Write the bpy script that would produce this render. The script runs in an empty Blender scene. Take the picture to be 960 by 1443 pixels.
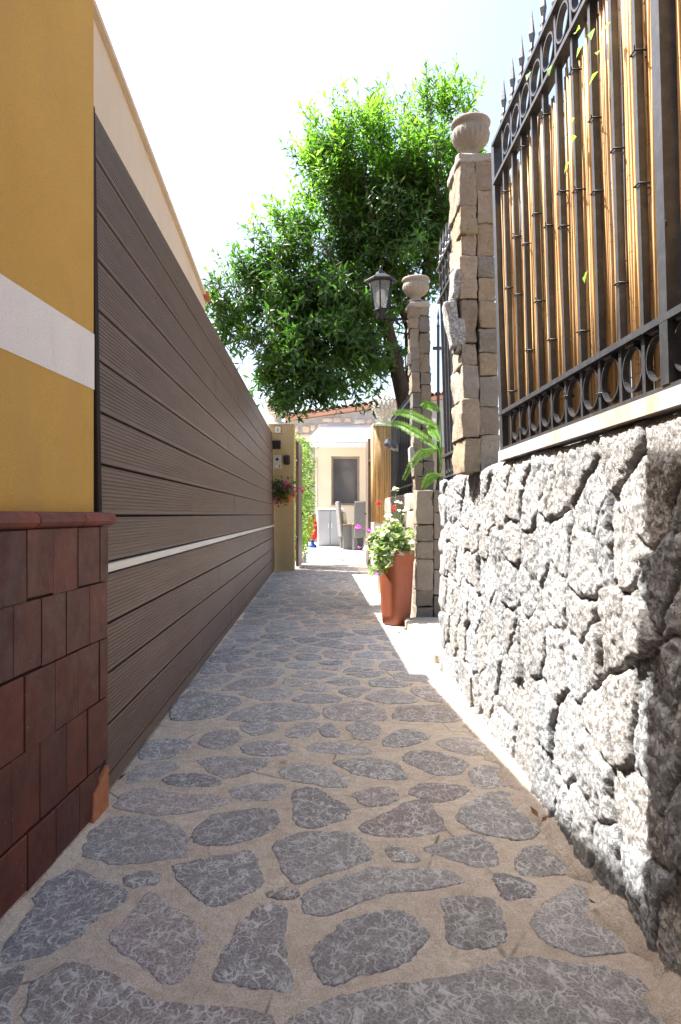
import bpy, math, random
import numpy as np
from mathutils import Vector, Matrix, noise as mnoise

random.seed(7)
RNG = np.random.default_rng(7)
SC = bpy.context.scene
COL = SC.collection
R = math.radians
FPX = 1000.0            # focal length in photograph pixels (960 x 1443)
VX, VY = 447.0, 725.0   # where the alley's direction meets the picture


def P(px, py, Y):
    """photograph pixel at distance Y down the alley -> a point of the place"""
    return Vector(((px - VX) * Y / FPX, Y, 1 + (VY - py) * Y / FPX))


def G(px, py):
    """photograph pixel on the ground -> ground point"""
    Y = FPX / (py - VY)
    return ((px - VX) * Y / FPX, Y)


def terrace_z(Y):
    return max(0.0, (Y - 13.8) * 0.0385)


# ------------------------------------------------------------------ materials
class N:
    def __init__(s, name):
        s.m = bpy.data.materials.new(name)
        s.m.use_nodes = True
        s.t = s.m.node_tree
        s.t.nodes.clear()
        s.out = s.t.nodes.new('ShaderNodeOutputMaterial')
        s.b = s.t.nodes.new('ShaderNodeBsdfPrincipled')
        s.t.links.new(s.b.outputs[0], s.out.inputs[0])
        s.co = s.t.nodes.new('ShaderNodeTexCoord').outputs['Object']

    def n(s, typ, **kw):
        nd = s.t.nodes.new('ShaderNode' + typ)
        for k, v in kw.items():
            if k.startswith('i_'):
                key = k[2:]
                key = int(key) if key.isdigit() else key.replace('_', ' ')
                if hasattr(v, 'is_output'):
                    s.t.links.new(v, nd.inputs[key])
                else:
                    nd.inputs[key].default_value = v
            else:
                setattr(nd, k, v)
        return nd

    def link(s, a, b):
        s.t.links.new(a, b)

    def map(s, scale=(1, 1, 1), rot=(0, 0, 0), vec=None):
        m = s.n('Mapping')
        s.link(vec or s.co, m.inputs['Vector'])
        m.inputs['Scale'].default_value = scale
        m.inputs['Rotation'].default_value = rot
        return m.outputs[0]

    def noise(s, scale, detail=6, rough=.6, vec=None, dist=0):
        nd = s.n('TexNoise')
        s.link(vec or s.co, nd.inputs['Vector'])
        nd.inputs['Scale'].default_value = scale
        nd.inputs['Detail'].default_value = detail
        nd.inputs['Roughness'].default_value = rough
        nd.inputs['Distortion'].default_value = dist
        return nd.outputs['Fac']

    def voro(s, scale, feature='DISTANCE_TO_EDGE', vec=None, out='Distance', rand=1):
        nd = s.n('TexVoronoi', feature=feature)
        s.link(vec or s.co, nd.inputs['Vector'])
        nd.inputs['Scale'].default_value = scale
        nd.inputs['Randomness'].default_value = rand
        return nd.outputs[out]

    def ramp(s, fac, stops):
        nd = s.n('ValToRGB')
        s.link(fac, nd.inputs[0])
        e = nd.color_ramp.elements
        while len(e) < len(stops):
            e.new(.5)
        for q, (p, c) in zip(e, stops):
            q.position = p
            if not hasattr(c, '__len__'):
                c = (c, c, c)
            q.color = (*c[:3], 1)
        return nd.outputs[0]

    def mix(s, fac, a, b, mode='MIX'):
        nd = s.n('Mix', data_type='RGBA', blend_type=mode)
        for k, v in ((0, fac), (6, a), (7, b)):
            if hasattr(v, 'is_output'):
                s.link(v, nd.inputs[k])
            else:
                if k and len(v) == 3:
                    v = (*v, 1)
                nd.inputs[k].default_value = v
        return nd.outputs[2]

    def math(s, op, a, b=0.0, clamp=False):
        nd = s.n('Math', operation=op, use_clamp=clamp)
        for k, v in ((0, a), (1, b)):
            if hasattr(v, 'is_output'):
                s.link(v, nd.inputs[k])
            else:
                nd.inputs[k].default_value = v
        return nd.outputs[0]

    def attr(s, name='tone'):
        return s.n('Attribute', attribute_name=name).outputs['Color']

    def bump(s, h, strength=.4, dist=.01, prev=None):
        nd = s.n('Bump')
        nd.inputs['Strength'].default_value = strength
        nd.inputs['Distance'].default_value = dist
        s.link(h, nd.inputs['Height'])
        if prev is not None:
            s.link(prev, nd.inputs['Normal'])
        s.link(nd.outputs[0], s.b.inputs['Normal'])
        return nd.outputs[0]

    def col(s, c):
        if hasattr(c, 'is_output'):
            s.link(c, s.b.inputs['Base Color'])
        else:
            s.b.inputs['Base Color'].default_value = (*c, 1)
        return s

    def set(s, rough=.7, spec=.3, metal=0.):
        s.b.inputs['Roughness'].default_value = rough
        s.b.inputs['Specular IOR Level'].default_value = spec
        s.b.inputs['Metallic'].default_value = metal
        return s


def basic(name, c, c2=None, scale=6, rough=.7, spec=.3, metal=0, bump=0, bscale=60, bdist=.004, stretch=(1, 1, 1), tone=False):
    k = N(name).set(rough, spec, metal)
    v = k.map(stretch)
    base = k.mix(k.ramp(k.noise(scale, 8, .65, v), [(.3, 0), (.7, 1)]), c, c2 or tuple(x * .75 for x in c))
    if tone:
        base = k.mix(1.0, base, k.attr(), 'MULTIPLY')
    k.col(base)
    if bump:
        k.bump(k.noise(bscale, 6, .65, v), bump, bdist)
    return k.m


MAT = {}


def build_materials():
    # path mortar: sandy, brushed concrete
    k = N('sand_mortar').set(.95, .15)
    fine = k.noise(260, 4, .7)
    big = k.noise(3.5, 6, .6)
    mid = k.noise(28, 6, .65, dist=.8)
    c = k.mix(k.ramp(big, [(.3, 0), (.72, 1)]), (.60, .515, .425), (.74, .655, .555))
    c = k.mix(k.ramp(mid, [(.35, .55), (.6, 0)]), c, (.40, .325, .25))
    c = k.mix(k.ramp(fine, [(.38, .6), (.55, 0)]), c, (.30, .235, .165))
    cr = k.ramp(k.voro(3.1, vec=k.map((1, .8, 1), (0, 0, .4), None)), [(0, 1), (.006, .7), (.014, 0)])
    cr = k.math('MULTIPLY', cr, k.ramp(k.noise(2.6, 4, .6), [(.5, 0), (.6, .8)]))
    c = k.mix(cr, c, (.10, .075, .05))
    c = k.mix(k.ramp(k.noise(1.7, 7, .7, k.map((1, 1, 1), (0, 0, 1.3))), [(.52, 0), (.72, .45)]), c, (.36, .30, .235))
    k.col(c)
    sw = k.noise(60, 3, .5, k.map((1, .35, 1), (0, 0, .5), ), dist=1.5)
    n1 = k.bump(sw, .7, .008)
    n1 = k.bump(k.noise(90, 5, .7), .6, .006, n1)
    k.bump(fine, .8, .005, n1)
    MAT['mortar'] = k.m

    # path flagstone: grey with pale chisel scars
    k = N('scarred_flagstone').set(.78, .3)
    wob = k.n('TexNoise')
    k.link(k.co, wob.inputs['Vector'])
    wob.inputs['Scale'].default_value = 22
    wob.inputs['Detail'].default_value = 3
    off = k.n('VectorMath', operation='MULTIPLY_ADD')
    k.link(wob.outputs['Color'], off.inputs[0])
    off.inputs[1].default_value = (.06, .06, 0)
    k.link(k.co, off.inputs[2])
    v = k.map((1, .5, 1), (0, 0, .5), off.outputs[0])
    e1 = k.voro(42, vec=v)
    e2 = k.voro(50, vec=k.map((1, .45, 1), (0, 0, 2.2), off.outputs[0]))
    m1 = k.ramp(e1, [(.0, 1), (.035, .7), (.085, 0)])
    m2 = k.ramp(e2, [(.0, 1), (.035, .6), (.085, 0)])
    gate1 = k.ramp(k.noise(20, 3, .6), [(.42, 0), (.56, 1)])
    gate2 = k.ramp(k.noise(14, 3, .6, k.map((1, 1, 1), (0, 0, 2.))), [(.45, 0), (.56, .9)])
    alpha = k.n('Attribute', attribute_name='tone').outputs['Alpha']
    scar = k.math('MULTIPLY', k.math('MAXIMUM', k.math('MULTIPLY', m1, gate1), k.math('MULTIPLY', m2, gate2)), alpha)
    fine = k.noise(170, 5, .75)
    base = k.mix(k.ramp(k.noise(16, 6, .7), [(.3, 0), (.7, 1)]), (.265, .25, .238), (.41, .392, .375))
    base = k.mix(1.0, base, k.attr(), 'MULTIPLY')
    base = k.mix(k.ramp(k.noise(5, 4, .6), [(.6, 0), (.72, .32)]), base, (.33, .24, .17))
    base = k.mix(k.ramp(fine, [(.42, .65), (.56, 0)]), base, (.095, .093, .097))
    base = k.mix(k.math('MULTIPLY', scar, .85), base, (.66, .645, .62))
    k.col(base)
    n1 = k.bump(k.noise(30, 7, .7), .8, .012)
    n1 = k.bump(scar, -.5, .004, n1)
    k.bump(fine, .7, .004, n1)
    MAT['flag'] = k.m

    # rough limestone
    def stone(name, ca, cb, dark, pits=1.15):
        k = N(name).set(.92, .15)
        b = k.mix(k.ramp(k.noise(7, 7, .65), [(.3, 0), (.7, 1)]), ca, cb)
        b = k.mix(1.0, b, k.attr(), 'MULTIPLY')
        b = k.mix(k.ramp(k.noise(95, 6, .75), [(.35, .5), (.45, 0)]), b, dark)
        b = k.mix(k.ramp(k.noise(4, 5, .6, k.map((1, 1, 1), (1, .5, 2))), [(.62, 0), (.72, .3)]), b, (.33, .23, .16))
        k.col(b)
        pit = k.ramp(k.noise(75, 5, .72, dist=.6), [(.30, 0), (.52, 1)])
        n1 = k.bump(k.noise(24, 7, .72), .8, .02)
        n1 = k.bump(pit, pits, .008, n1)
        k.bump(k.noise(210, 3, .7), .5, .003, n1)
        return k.m
    MAT['limestone'] = stone('rough_limestone', (.41, .407, .403), (.53, .527, .522), (.22, .218, .217))
    MAT['pillar'] = stone('tawny_limestone', (.36, .315, .262), (.45, .405, .345), (.18, .15, .125), .6)
    MAT['cast'] = stone('cast_stone', (.27, .235, .20), (.34, .30, .26), (.15, .13, .11), .4)

    # stucco
    def stucco(name, ca, cb, b=.35, stain=None):
        k = N(name).set(.9, .15)
        c = k.mix(k.ramp(k.noise(2.2, 6, .6), [(.3, 0), (.7, 1)]), ca, cb)
        c = k.mix(k.ramp(k.noise(240, 3, .6), [(.4, .3), (.55, 0)]), c, tuple(x * .6 for x in ca))
        c = k.mix(k.ramp(k.noise(9, 5, .65, k.map((1, 1, .5)), .6), [(.58, 0), (.7, .16)]), c, tuple(x * .7 for x in ca))
        if stain:
            c = k.mix(k.ramp(k.noise(3, 5, .6, k.map((1, 1, .25))), [(.5, 0), (.72, .6)]), c, stain)
        k.col(c)
        n1 = k.bump(k.noise(190, 4, .65), b, .004)
        k.bump(k.noise(35, 3, .5), b * .5, .006, n1)
        return k.m
    MAT['yellow'] = stucco('yellow_stucco', (.50, .295, .075), (.55, .34, .09), .5, (.42, .26, .10))
    MAT['white_stucco'] = stucco('white_stucco', (.70, .66, .62), (.76, .73, .69), .4)
    MAT['cream'] = stucco('cream_stucco', (.62, .50, .36), (.68, .56, .42), .3, (.52, .42, .31))
    MAT['ochre'] = stucco('ochre_stucco', (.44, .32, .165), (.49, .365, .20), .3, (.38, .27, .15))
    MAT['plaster'] = stucco('pale_plaster', (.68, .57, .43), (.74, .64, .50), .2)

    # glazed wall tile
    k = N('terracotta_tile').set(.5, .28)
    c = k.mix(k.ramp(k.noise(9, 7, .65), [(.3, 0), (.7, 1)]), (.115, .029, .018), (.055, .017, .013))
    c = k.mix(1.0, c, k.attr(), 'MULTIPLY')
    c = k.mix(k.ramp(k.noise(30, 6, .7), [(.62, 0), (.74, .5)]), c, (.25, .11, .07))
    c = k.mix(k.ramp(k.noise(70, 3, .6), [(.72, 0), (.76, .8)]), c, (.42, .33, .27))
    k.col(c)
    k.link(k.ramp(k.noise(14, 6, .7), [(.3, .42), (.7, .7)]), k.b.inputs['Roughness'])
    k.bump(k.noise(45, 6, .65), .25, .005)
    MAT['tile'] = k.m
    MAT['grout'] = basic('dark_grout', (.05, .034, .03), rough=.95, bump=.4, bscale=120)
    MAT['terracotta_new'] = basic('bare_terracotta', (.42, .16, .075), (.30, .11, .055), 25, .85, bump=.3, bscale=120)

    # composite board
    k = N('composite_board').set(.5, .35)
    v = k.map((6, .35, 6))
    c = k.mix(k.ramp(k.noise(4, 7, .65, v), [(.3, 0), (.7, 1)]), (.098, .063, .047), (.138, .093, .071))
    c = k.mix(1.0, c, k.attr(), 'MULTIPLY')
    c = k.mix(k.ramp(k.noise(2.2, 5, .6, k.map((1, .6, 1))), [(.55, 0), (.75, .3)]), c, (.19, .15, .125))
    k.col(c)
    k.bump(k.noise(40, 5, .7, v), .15, .002)
    MAT['board'] = k.m
    MAT['board_dark'] = basic('dark_gate_frame', (.03, .022, .02), rough=.8, spec=.1)
    MAT['aluminium'] = basic('brushed_aluminium', (.62, .60, .58), (.52, .50, .48), 40, .38, .5, .55, stretch=(1, .05, 1))

    k = N('black_iron').set(.42, .5, .25)
    c = k.mix(k.ramp(k.noise(30, 6, .7), [(.45, 0), (.75, 1)]), (.042, .041, .044), (.082, .08, .081))
    c = k.mix(k.ramp(k.noise(55, 5, .7), [(.66, 0), (.74, .7)]), c, (.19, .105, .06))
    k.col(c)
    k.bump(k.noise(160, 4, .6), .2, .002)
    MAT['iron'] = k.m
    k = N('rust_streaked_plate').set(.7, .3, .1)
    c = k.mix(k.ramp(k.noise(5, 7, .7, k.map((1, 1, .35))), [(.45, 0), (.68, 1)]), (.40, .385, .37), (.42, .27, .16))
    k.col(c)
    k.bump(k.noise(60, 5, .6), .3, .003)
    MAT['plate'] = k.m
    MAT['black'] = basic('black_plastic', (.02, .02, .024), rough=.45)
    MAT['grey_metal'] = basic('silver_metal', (.45, .46, .48), rough=.35, metal=.5)

    k = N('reed_cane').set(.6, .3)
    c = k.mix(1.0, k.mix(k.ramp(k.noise(60, 5, .7, k.map((1, 1, .12))), [(.3, 0), (.7, 1)]), (.72, .48, .235), (.54, .32, .13)), k.attr(), 'MULTIPLY')
    c = k.mix(k.ramp(k.noise(140, 2, .5, k.map((.2, .2, 1))), [(.66, 0), (.7, .6)]), c, (.22, .11, .04))
    k.col(c)
    MAT['reed'] = k.m

    def leaf(name, ca, cb, trans, tmix=.45):
        k = N(name).set(.45, .4)
        c = k.mix(k.noise(1.6, 3, .6), ca, cb)
        c = k.mix(1.0, c, k.attr(), 'MULTIPLY')
        k.col(c)
        tr = k.n('BsdfTranslucent')
        k.link(k.mix(1.0, k.attr(), trans, 'MULTIPLY'), tr.inputs[0])
        ms = k.n('MixShader', i_0=tmix)
        k.link(k.b.outputs[0], ms.inputs[1])
        k.link(tr.outputs[0], ms.inputs[2])
        k.link(ms.outputs[0], k.out.inputs[0])
        return k.m
    MAT['leaf'] = leaf('tree_leaf', (.024, .062, .014), (.042, .10, .02), (.09, .25, .02), .38)
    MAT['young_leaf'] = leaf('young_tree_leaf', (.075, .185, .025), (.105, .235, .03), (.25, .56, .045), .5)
    MAT['hedge_leaf'] = leaf('hedge_leaf', (.08, .15, .02), (.12, .20, .03), (.22, .36, .05), .5)
    MAT['fern_leaf'] = leaf('fern_leaf', (.13, .28, .05), (.18, .34, .07), (.40, .68, .10), .5)
    MAT['pot_leaf'] = leaf('variegated_leaf', (.15, .25, .06), (.26, .36, .12), (.40, .58, .12), .4)
    MAT['pale_leaf'] = leaf('pale_edged_leaf', (.50, .55, .34), (.60, .62, .45), (.6, .66, .35), .35)
    MAT['dark_leaf'] = leaf('basket_leaf', (.022, .06, .016), (.04, .085, .022), (.08, .18, .03), .3)
    MAT['dry_leaf'] = leaf('dry_leaf', (.20, .09, .04), (.14, .06, .03), (.22, .09, .03), .25)
    MAT['magenta'] = leaf('magenta_petal', (.70, .035, .30), (.60, .02, .22), (.8, .05, .35), .35)
    MAT['pink'] = leaf('pink_petal', (.80, .12, .62), (.75, .10, .55), (.85, .15, .65), .4)
    MAT['red_petal'] = leaf('red_petal', (.75, .04, .06), (.65, .03, .05), (.8, .08, .08), .35)

    k = N('dark_bark').set(.95, .1)
    k.col(k.mix(k.ramp(k.noise(14, 8, .7, k.map((1, 1, .25))), [(.35, 0), (.65, 1)]), (.035, .027, .022), (.085, .066, .052)))
    k.bump(k.noise(22, 8, .75, k.map((1, 1, .25))), 1., .03)
    MAT['bark'] = k.m

    k = N('glazed_pot_terracotta').set(.5, .4)
    c = k.mix(k.ramp(k.noise(6, 6, .65), [(.3, 0), (.7, 1)]), (.33, .092, .043), (.25, .072, .036))
    c = k.mix(k.ramp(k.noise(20, 6, .7, k.map((1, 1, .3))), [(.6, 0), (.75, .35)]), c, (.5, .24, .15))
    k.col(c)
    k.bump(k.noise(70, 5, .6), .15, .003)
    MAT['pot'] = k.m
    MAT['soil'] = basic('soil', (.05, .035, .025), rough=1, bump=.8, bscale=90, bdist=.01)
    MAT['terrace'] = basic('pale_terrace_tile', (.62, .60, .57), (.56, .54, .51), 4, .6, bump=.15)
    MAT['concrete'] = basic('pale_concrete', (.52, .455, .365), (.38, .32, .25), 9, .95, bump=.7, bscale=90, bdist=.008)
    MAT['ground'] = basic('dry_earth', (.30, .24, .17), (.22, .17, .12), 2, 1, bump=.5)
    MAT['awning'] = basic('white_canvas', (.82, .81, .79), (.78, .77, .75), 4, .85)
    MAT['white_cast'] = basic('white_cast_stone', (.66, .63, .56), (.52, .49, .43), 22, .85, bump=.4, bscale=80)
    MAT['roof_tile'] = basic('clay_roof_tile', (.36, .19, .125), (.24, .135, .10), 5, .9, bump=.4, tone=True)
    MAT['coral'] = basic('coral_eave_paint', (.50, .27, .19), (.44, .235, .165), 6, .8)
    MAT['cab'] = basic('grey_resin', (.40, .42, .43), (.37, .385, .395), 3, .5)
    MAT['cab_light'] = basic('light_grey_resin', (.62, .64, .65), (.57, .59, .60), 3, .45)
    k = N('grey_wicker').set(.7, .25)
    w = k.n('TexWave', wave_type='BANDS', bands_direction='Z')
    k.link(k.co, w.inputs[0]); w.inputs['Scale'].default_value = 11
    w2 = k.n('TexChecker'); k.link(k.co, w2.inputs[0]); w2.inputs['Scale'].default_value = 42
    k.col(k.mix(w2.outputs['Fac'], (.20, .185, .175), (.12, .11, .105)))
    k.bump(w.outputs['Fac'], .6, .01)
    MAT['wicker'] = k.m
    MAT['cushion'] = basic('beige_cushion', (.66, .52, .36), (.6, .47, .32), 8, .9)
    MAT['wood'] = basic('pale_wood', (.50, .33, .19), (.40, .25, .14), 8, .7, stretch=(1, .2, 1))
    MAT['red_cloth'] = basic('red_canvas', (.55, .018, .025), (.42, .012, .018), 12, .8)
    MAT['blue'] = basic('blue_plastic', (.02, .07, .36), (.015, .05, .28), 12, .45)
    MAT['frame'] = basic('taupe_window_frame', (.36, .30, .26), rough=.5)
    k = N('window_glass').set(.06, .6)
    k.col((.085, .085, .095))
    MAT['glass'] = k.m
    k = N('lantern_glass').set(.15, .5)
    k.col((.42, .48, .48))
    k.b.inputs['Transmission Weight'].default_value = .6
    k.b.inputs['Alpha'].default_value = .55
    MAT['lamp_glass'] = k.m
    MAT['bulb'] = basic('white_bulb', (.85, .83, .78), rough=.3)
    MAT['enamel'] = basic('cream_enamel', (.78, .74, .60), rough=.3, spec=.5)
    MAT['glaze_brown'] = basic('brown_glaze', (.10, .06, .03), rough=.3, spec=.5)
    MAT['curtain'] = basic('grey_blind', (.25, .24, .25), (.20, .19, .2), 3, .8)
    MAT['brown_box'] = basic('dark_brown_metal', (.035, .022, .022), rough=.5)
    MAT['wire'] = basic('dark_wire', (.10, .08, .06), rough=.6)


build_materials()

# ------------------------------------------------------------------ mesh builder
ORG = {}


class MB:
    def __init__(s):
        s.v, s.f, s.mi, s.sm, s.tone = [], [], [], [], []
        s.cur = (1, 1, 1)

    def add(s, verts, faces, mi=0, smooth=False, tone=None):
        o = len(s.v)
        t = tone or s.cur
        s.v += [tuple(p) for p in verts]
        s.tone += [t] * len(verts)
        s.f += [tuple(i + o for i in f) for f in faces]
        s.mi += [mi] * len(faces)
        s.sm += [smooth] * len(faces)

    def box(s, lo, hi, mi=0, rot=None, piv=None, tone=None, bev=0.0):
        x0, y0, z0 = lo
        x1, y1, z1 = hi
        if bev:
            b = bev
            vs, fs = [], []
            # chamfered box: three inset copies of each corner
            idx = {}
            for ix, x in enumerate((x0, x1)):
                for iy, y in enumerate((y0, y1)):
                    for iz, z in enumerate((z0, z1)):
                        sx, sy, sz = (1 - 2 * ix) * b, (1 - 2 * iy) * b, (1 - 2 * iz) * b
                        for a, p in enumerate(((x, y + sy, z + sz), (x + sx, y, z + sz), (x + sx, y + sy, z))):
                            idx[ix, iy, iz, a] = len(vs)
                            vs.append(p)
            q = lambda *k: idx[k]
            for i in (0, 1):
                f = [q(i, 0, 0, 0), q(i, 1, 0, 0), q(i, 1, 1, 0), q(i, 0, 1, 0)]
                fs.append(f if i else f[::-1])
                f = [q(0, i, 0, 1), q(1, i, 0, 1), q(1, i, 1, 1), q(0, i, 1, 1)]
                fs.append(f[::-1] if i else f)
                f = [q(0, 0, i, 2), q(1, 0, i, 2), q(1, 1, i, 2), q(0, 1, i, 2)]
                fs.append(f if i else f[::-1])
            for i in (0, 1):
                for j in (0, 1):
                    fs.append([q(i, j, 0, 0), q(i, j, 1, 0), q(i, j, 1, 1), q(i, j, 0, 1)])
                    fs.append([q(i, 0, j, 0), q(i, 1, j, 0), q(i, 1, j, 2), q(i, 0, j, 2)])
                    fs.append([q(0, i, j, 1), q(1, i, j, 1), q(1, i, j, 2), q(0, i, j, 2)])
                    for k in (0, 1):
                        fs.append([q(i, j, k, 0), q(i, j, k, 1), q(i, j, k, 2)])
        else:
            vs = [(x0, y0, z0), (x1, y0, z0), (x1, y1, z0), (x0, y1, z0), (x0, y0, z1), (x1, y0, z1), (x1, y1, z1), (x0, y1, z1)]
            fs = [(3, 2, 1, 0), (4, 5, 6, 7), (0, 1, 5, 4), (1, 2, 6, 5), (2, 3, 7, 6), (3, 0, 4, 7)]
        if rot is not None:
            c = Vector(piv) if piv is not None else (Vector(lo) + Vector(hi)) / 2
            vs = [c + rot @ (Vector(p) - c) for p in vs]
        s.add(vs, fs, mi, False, tone)

    def bar(s, a, b, w, h=None, mi=0, up=(0, 1, 0), tone=None):
        a, b = Vector(a), Vector(b)
        d = (b - a).normalized()
        u = Vector(up)
        u = (u - d * u.dot(d)).normalized()
        r = d.cross(u)
        h = h or w
        vs = []
        for p in (a, b):
            for sx, sy in ((-1, -1), (1, -1), (1, 1), (-1, 1)):
                vs.append(p + r * (sx * w / 2) + u * (sy * h / 2))
        s.add(vs, [(3, 2, 1, 0), (4, 5, 6, 7), (0, 1, 5, 4), (1, 2, 6, 5), (2, 3, 7, 6), (3, 0, 4, 7)], mi, False, tone)

    def tube(s, pts, rad, n=8, mi=0, smooth=True, cap=True, tone=None):
        pts = [Vector(p) for p in pts]
        m = len(pts)
        rads = rad if hasattr(rad, '__len__') else [rad] * m
        vs, fs = [], []
        prev = None
        for i, p in enumerate(pts):
            d = (pts[min(i + 1, m - 1)] - pts[max(i - 1, 0)]).normalized()
            if prev is None:
                u = d.orthogonal().normalized()
            else:
                u = (prev - d * prev.dot(d)).normalized()
            prev = u
            w = d.cross(u)
            for k in range(n):
                a = 2 * math.pi * k / n
                vs.append(p + (u * math.cos(a) + w * math.sin(a)) * rads[i])
        for i in range(m - 1):
            for k in range(n):
                fs.append((i * n + k, i * n + (k + 1) % n, (i + 1) * n + (k + 1) % n, (i + 1) * n + k))
        if cap:
            fs.append(tuple(range(n))[::-1])
            fs.append(tuple(range((m - 1) * n, m * n)))
        s.add(vs, fs, mi, smooth, tone)

    def lathe(s, prof, c, n=24, mi=0, mod=None, smooth=True, tone=None):
        vs, fs = [], []
        m = len(prof)
        for i, (r, z) in enumerate(prof):
            for k in range(n):
                a = 2 * math.pi * k / n
                rr = r * (mod(i, k, a, z) if mod else 1)
                vs.append((c[0] + rr * math.cos(a), c[1] + rr * math.sin(a), c[2] + z))
        for i in range(m - 1):
            for k in range(n):
                fs.append((i * n + k, i * n + (k + 1) % n, (i + 1) * n + (k + 1) % n, (i + 1) * n + k))
        fs.append(tuple(range(n))[::-1])
        fs.append(tuple(range((m - 1) * n, m * n)))
        s.add(vs, fs, mi, smooth, tone)

    def prism(s, poly, z0, z1, mi=0, tone=None):
        n = len(poly)
        vs = [(x, y, z0) for x, y in poly] + [(x, y, z1) for x, y in poly]
        fs = [tuple(range(n))[::-1], tuple(range(n, 2 * n))]
        fs += [(i, (i + 1) % n, n + (i + 1) % n, n + i) for i in range(n)]
        s.add(vs, fs, mi, False, tone)

    def leaf(s, base, d, nrm, L, W, mi=0, tone=None, bend=.2, segs=2):
        d = Vector(d).normalized()
        nrm = Vector(nrm)
        nrm = nrm - d * nrm.dot(d)
        if nrm.length < 1e-4:
            nrm = d.orthogonal()
        nrm.normalize()
        w = d.cross(nrm)
        b = Vector(base)
        m = b + d * (L * .45) - nrm * (bend * L * .12)
        t = b + d * L - nrm * (bend * L * .6)
        up = nrm * (W * .22)
        vs = [b, m, t, m + w * (W / 2) + up, m - w * (W / 2) + up]
        s.add(vs, [(0, 3, 1), (3, 2, 1), (0, 1, 4), (1, 2, 4)], mi, False, tone)

    def build(s, name, mats, parent=None, org=None):
        o3 = Vector(org) if org is not None else (ORG[parent] if parent is not None else Vector((0, 0, 0)))
        me = bpy.data.meshes.new(name)
        me.from_pydata([(p[0] - o3.x, p[1] - o3.y, p[2] - o3.z) for p in s.v], [], s.f)
        mats = mats if isinstance(mats, (list, tuple)) else [mats]
        for m in mats:
            me.materials.append(MAT[m])
        me.polygons.foreach_set('material_index', s.mi)
        me.polygons.foreach_set('use_smooth', s.sm)
        ca = me.color_attributes.new('tone', 'FLOAT_COLOR', 'POINT')
        arr = np.ones((len(s.v), 4), dtype=np.float32)
        arr[:, :] = [t if len(t) == 4 else (t[0], t[1], t[2], 1) for t in s.tone]
        ca.data.foreach_set('color', arr.ravel())
        me.update()
        o = bpy.data.objects.new(name, me)
        COL.objects.link(o)
        if parent is not None:
            o.parent = parent
        else:
            o.location = o3
        ORG[o] = o3
        return o


def thing(name, label, cat, loc, group=None):
    o = bpy.data.objects.new(name, None)
    o.empty_display_size = .1
    COL.objects.link(o)
    o.location = loc
    ORG[o] = Vector(loc)
    return tag(o, label, cat, group)


def tag(o, label=None, cat=None, group=None, kind=None):
    if label: o['label'] = label
    if cat: o['category'] = cat
    if group: o['group'] = group
    if kind: o['kind'] = kind
    return o


def jit(a):
    return random.uniform(-a, a)


def tn(lo=.85, hi=1.12, warm=.04):
    v = random.uniform(lo, hi)
    w = jit(warm)
    return (v * (1 + w), v, v * (1 - w))


def rough_block(mb, c, size, seed, amp=.012, res=6, rnd=.018, tone=(1, 1, 1), rot=None, mi=0):
    """a hewn stone: subdivided box, rounded edges, fractal surface"""
    hx, hy, hz = [q / 2 for q in size]
    r = min(rnd, hx * .8, hy * .8, hz * .8)
    c = Vector(c)
    vmap, vs, fs = {}, [], []
    sk = Vector((seed * 3.17, seed * 1.93, seed * 7.31))

    def vert(p):
        key = (round(p[0], 5), round(p[1], 5), round(p[2], 5))
        if key in vmap:
            return vmap[key]
        q = Vector((max(-hx + r, min(hx - r, p[0])), max(-hy + r, min(hy - r, p[1])), max(-hz + r, min(hz - r, p[2]))))
        d = Vector(p) - q
        n = d.normalized() if d.length > 1e-6 else Vector((0, 0, 1))
        pos = q + n * r
        f = mnoise.fractal((pos + sk) * 9, .9, 2.1, 4) * amp * 1.3 + mnoise.fractal((pos + sk) * 34, .8, 2.1, 3) * amp * .5
        pos = pos + n * f
        if rot is not None:
            pos = rot @ pos
        vs.append(c + pos)
        vmap[key] = len(vs) - 1
        return vmap[key]

    def lin(h, n):
        e = [-h, -h + r * .3]
        e += [-h + r + (2 * h - 2 * r) * i / n for i in range(n + 1)]
        return e + [h - r * .3, h]
    step = max(size) / res
    L = [lin(h, max(1, int(round(2 * h / step)))) for h in (hx, hy, hz)]
    for ax in range(3):
        u, v = [(1, 2), (2, 0), (0, 1)][ax]
        for sgn in (-1, 1):
            for i in range(len(L[u]) - 1):
                for j in range(len(L[v]) - 1):
                    q = []
                    for a, b in ((i, j), (i + 1, j), (i + 1, j + 1), (i, j + 1)):
                        p = [0, 0, 0]
                        p[ax] = sgn * (hx, hy, hz)[ax]
                        p[u] = L[u][a]
                        p[v] = L[v][b]
                        q.append(vert(p))
                    fs.append(q if sgn > 0 else q[::-1])
    mb.add(vs, fs, mi, True, tone)


# numpy value noise
def vnoise(x, y, seed):
    tab = np.random.default_rng(seed).random((256, 256))
    xi, yi = np.floor(x).astype(int), np.floor(y).astype(int)
    fx, fy = x - xi, y - yi
    fx, fy = fx * fx * (3 - 2 * fx), fy * fy * (3 - 2 * fy)
    a = tab[xi % 256, yi % 256]; b = tab[(xi + 1) % 256, yi % 256]
    c = tab[xi % 256, (yi + 1) % 256]; d = tab[(xi + 1) % 256, (yi + 1) % 256]
    return (a * (1 - fx) + b * fx) * (1 - fy) + (c * (1 - fx) + d * fx) * fy - .5


def fbm(x, y, seed, octs=5, gain=.55):
    s, a = 0, 1.
    for o in range(octs):
        s = s + a * vnoise(x * 2 ** o, y * 2 ** o, seed + o)
        a *= gain
    return s


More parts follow.
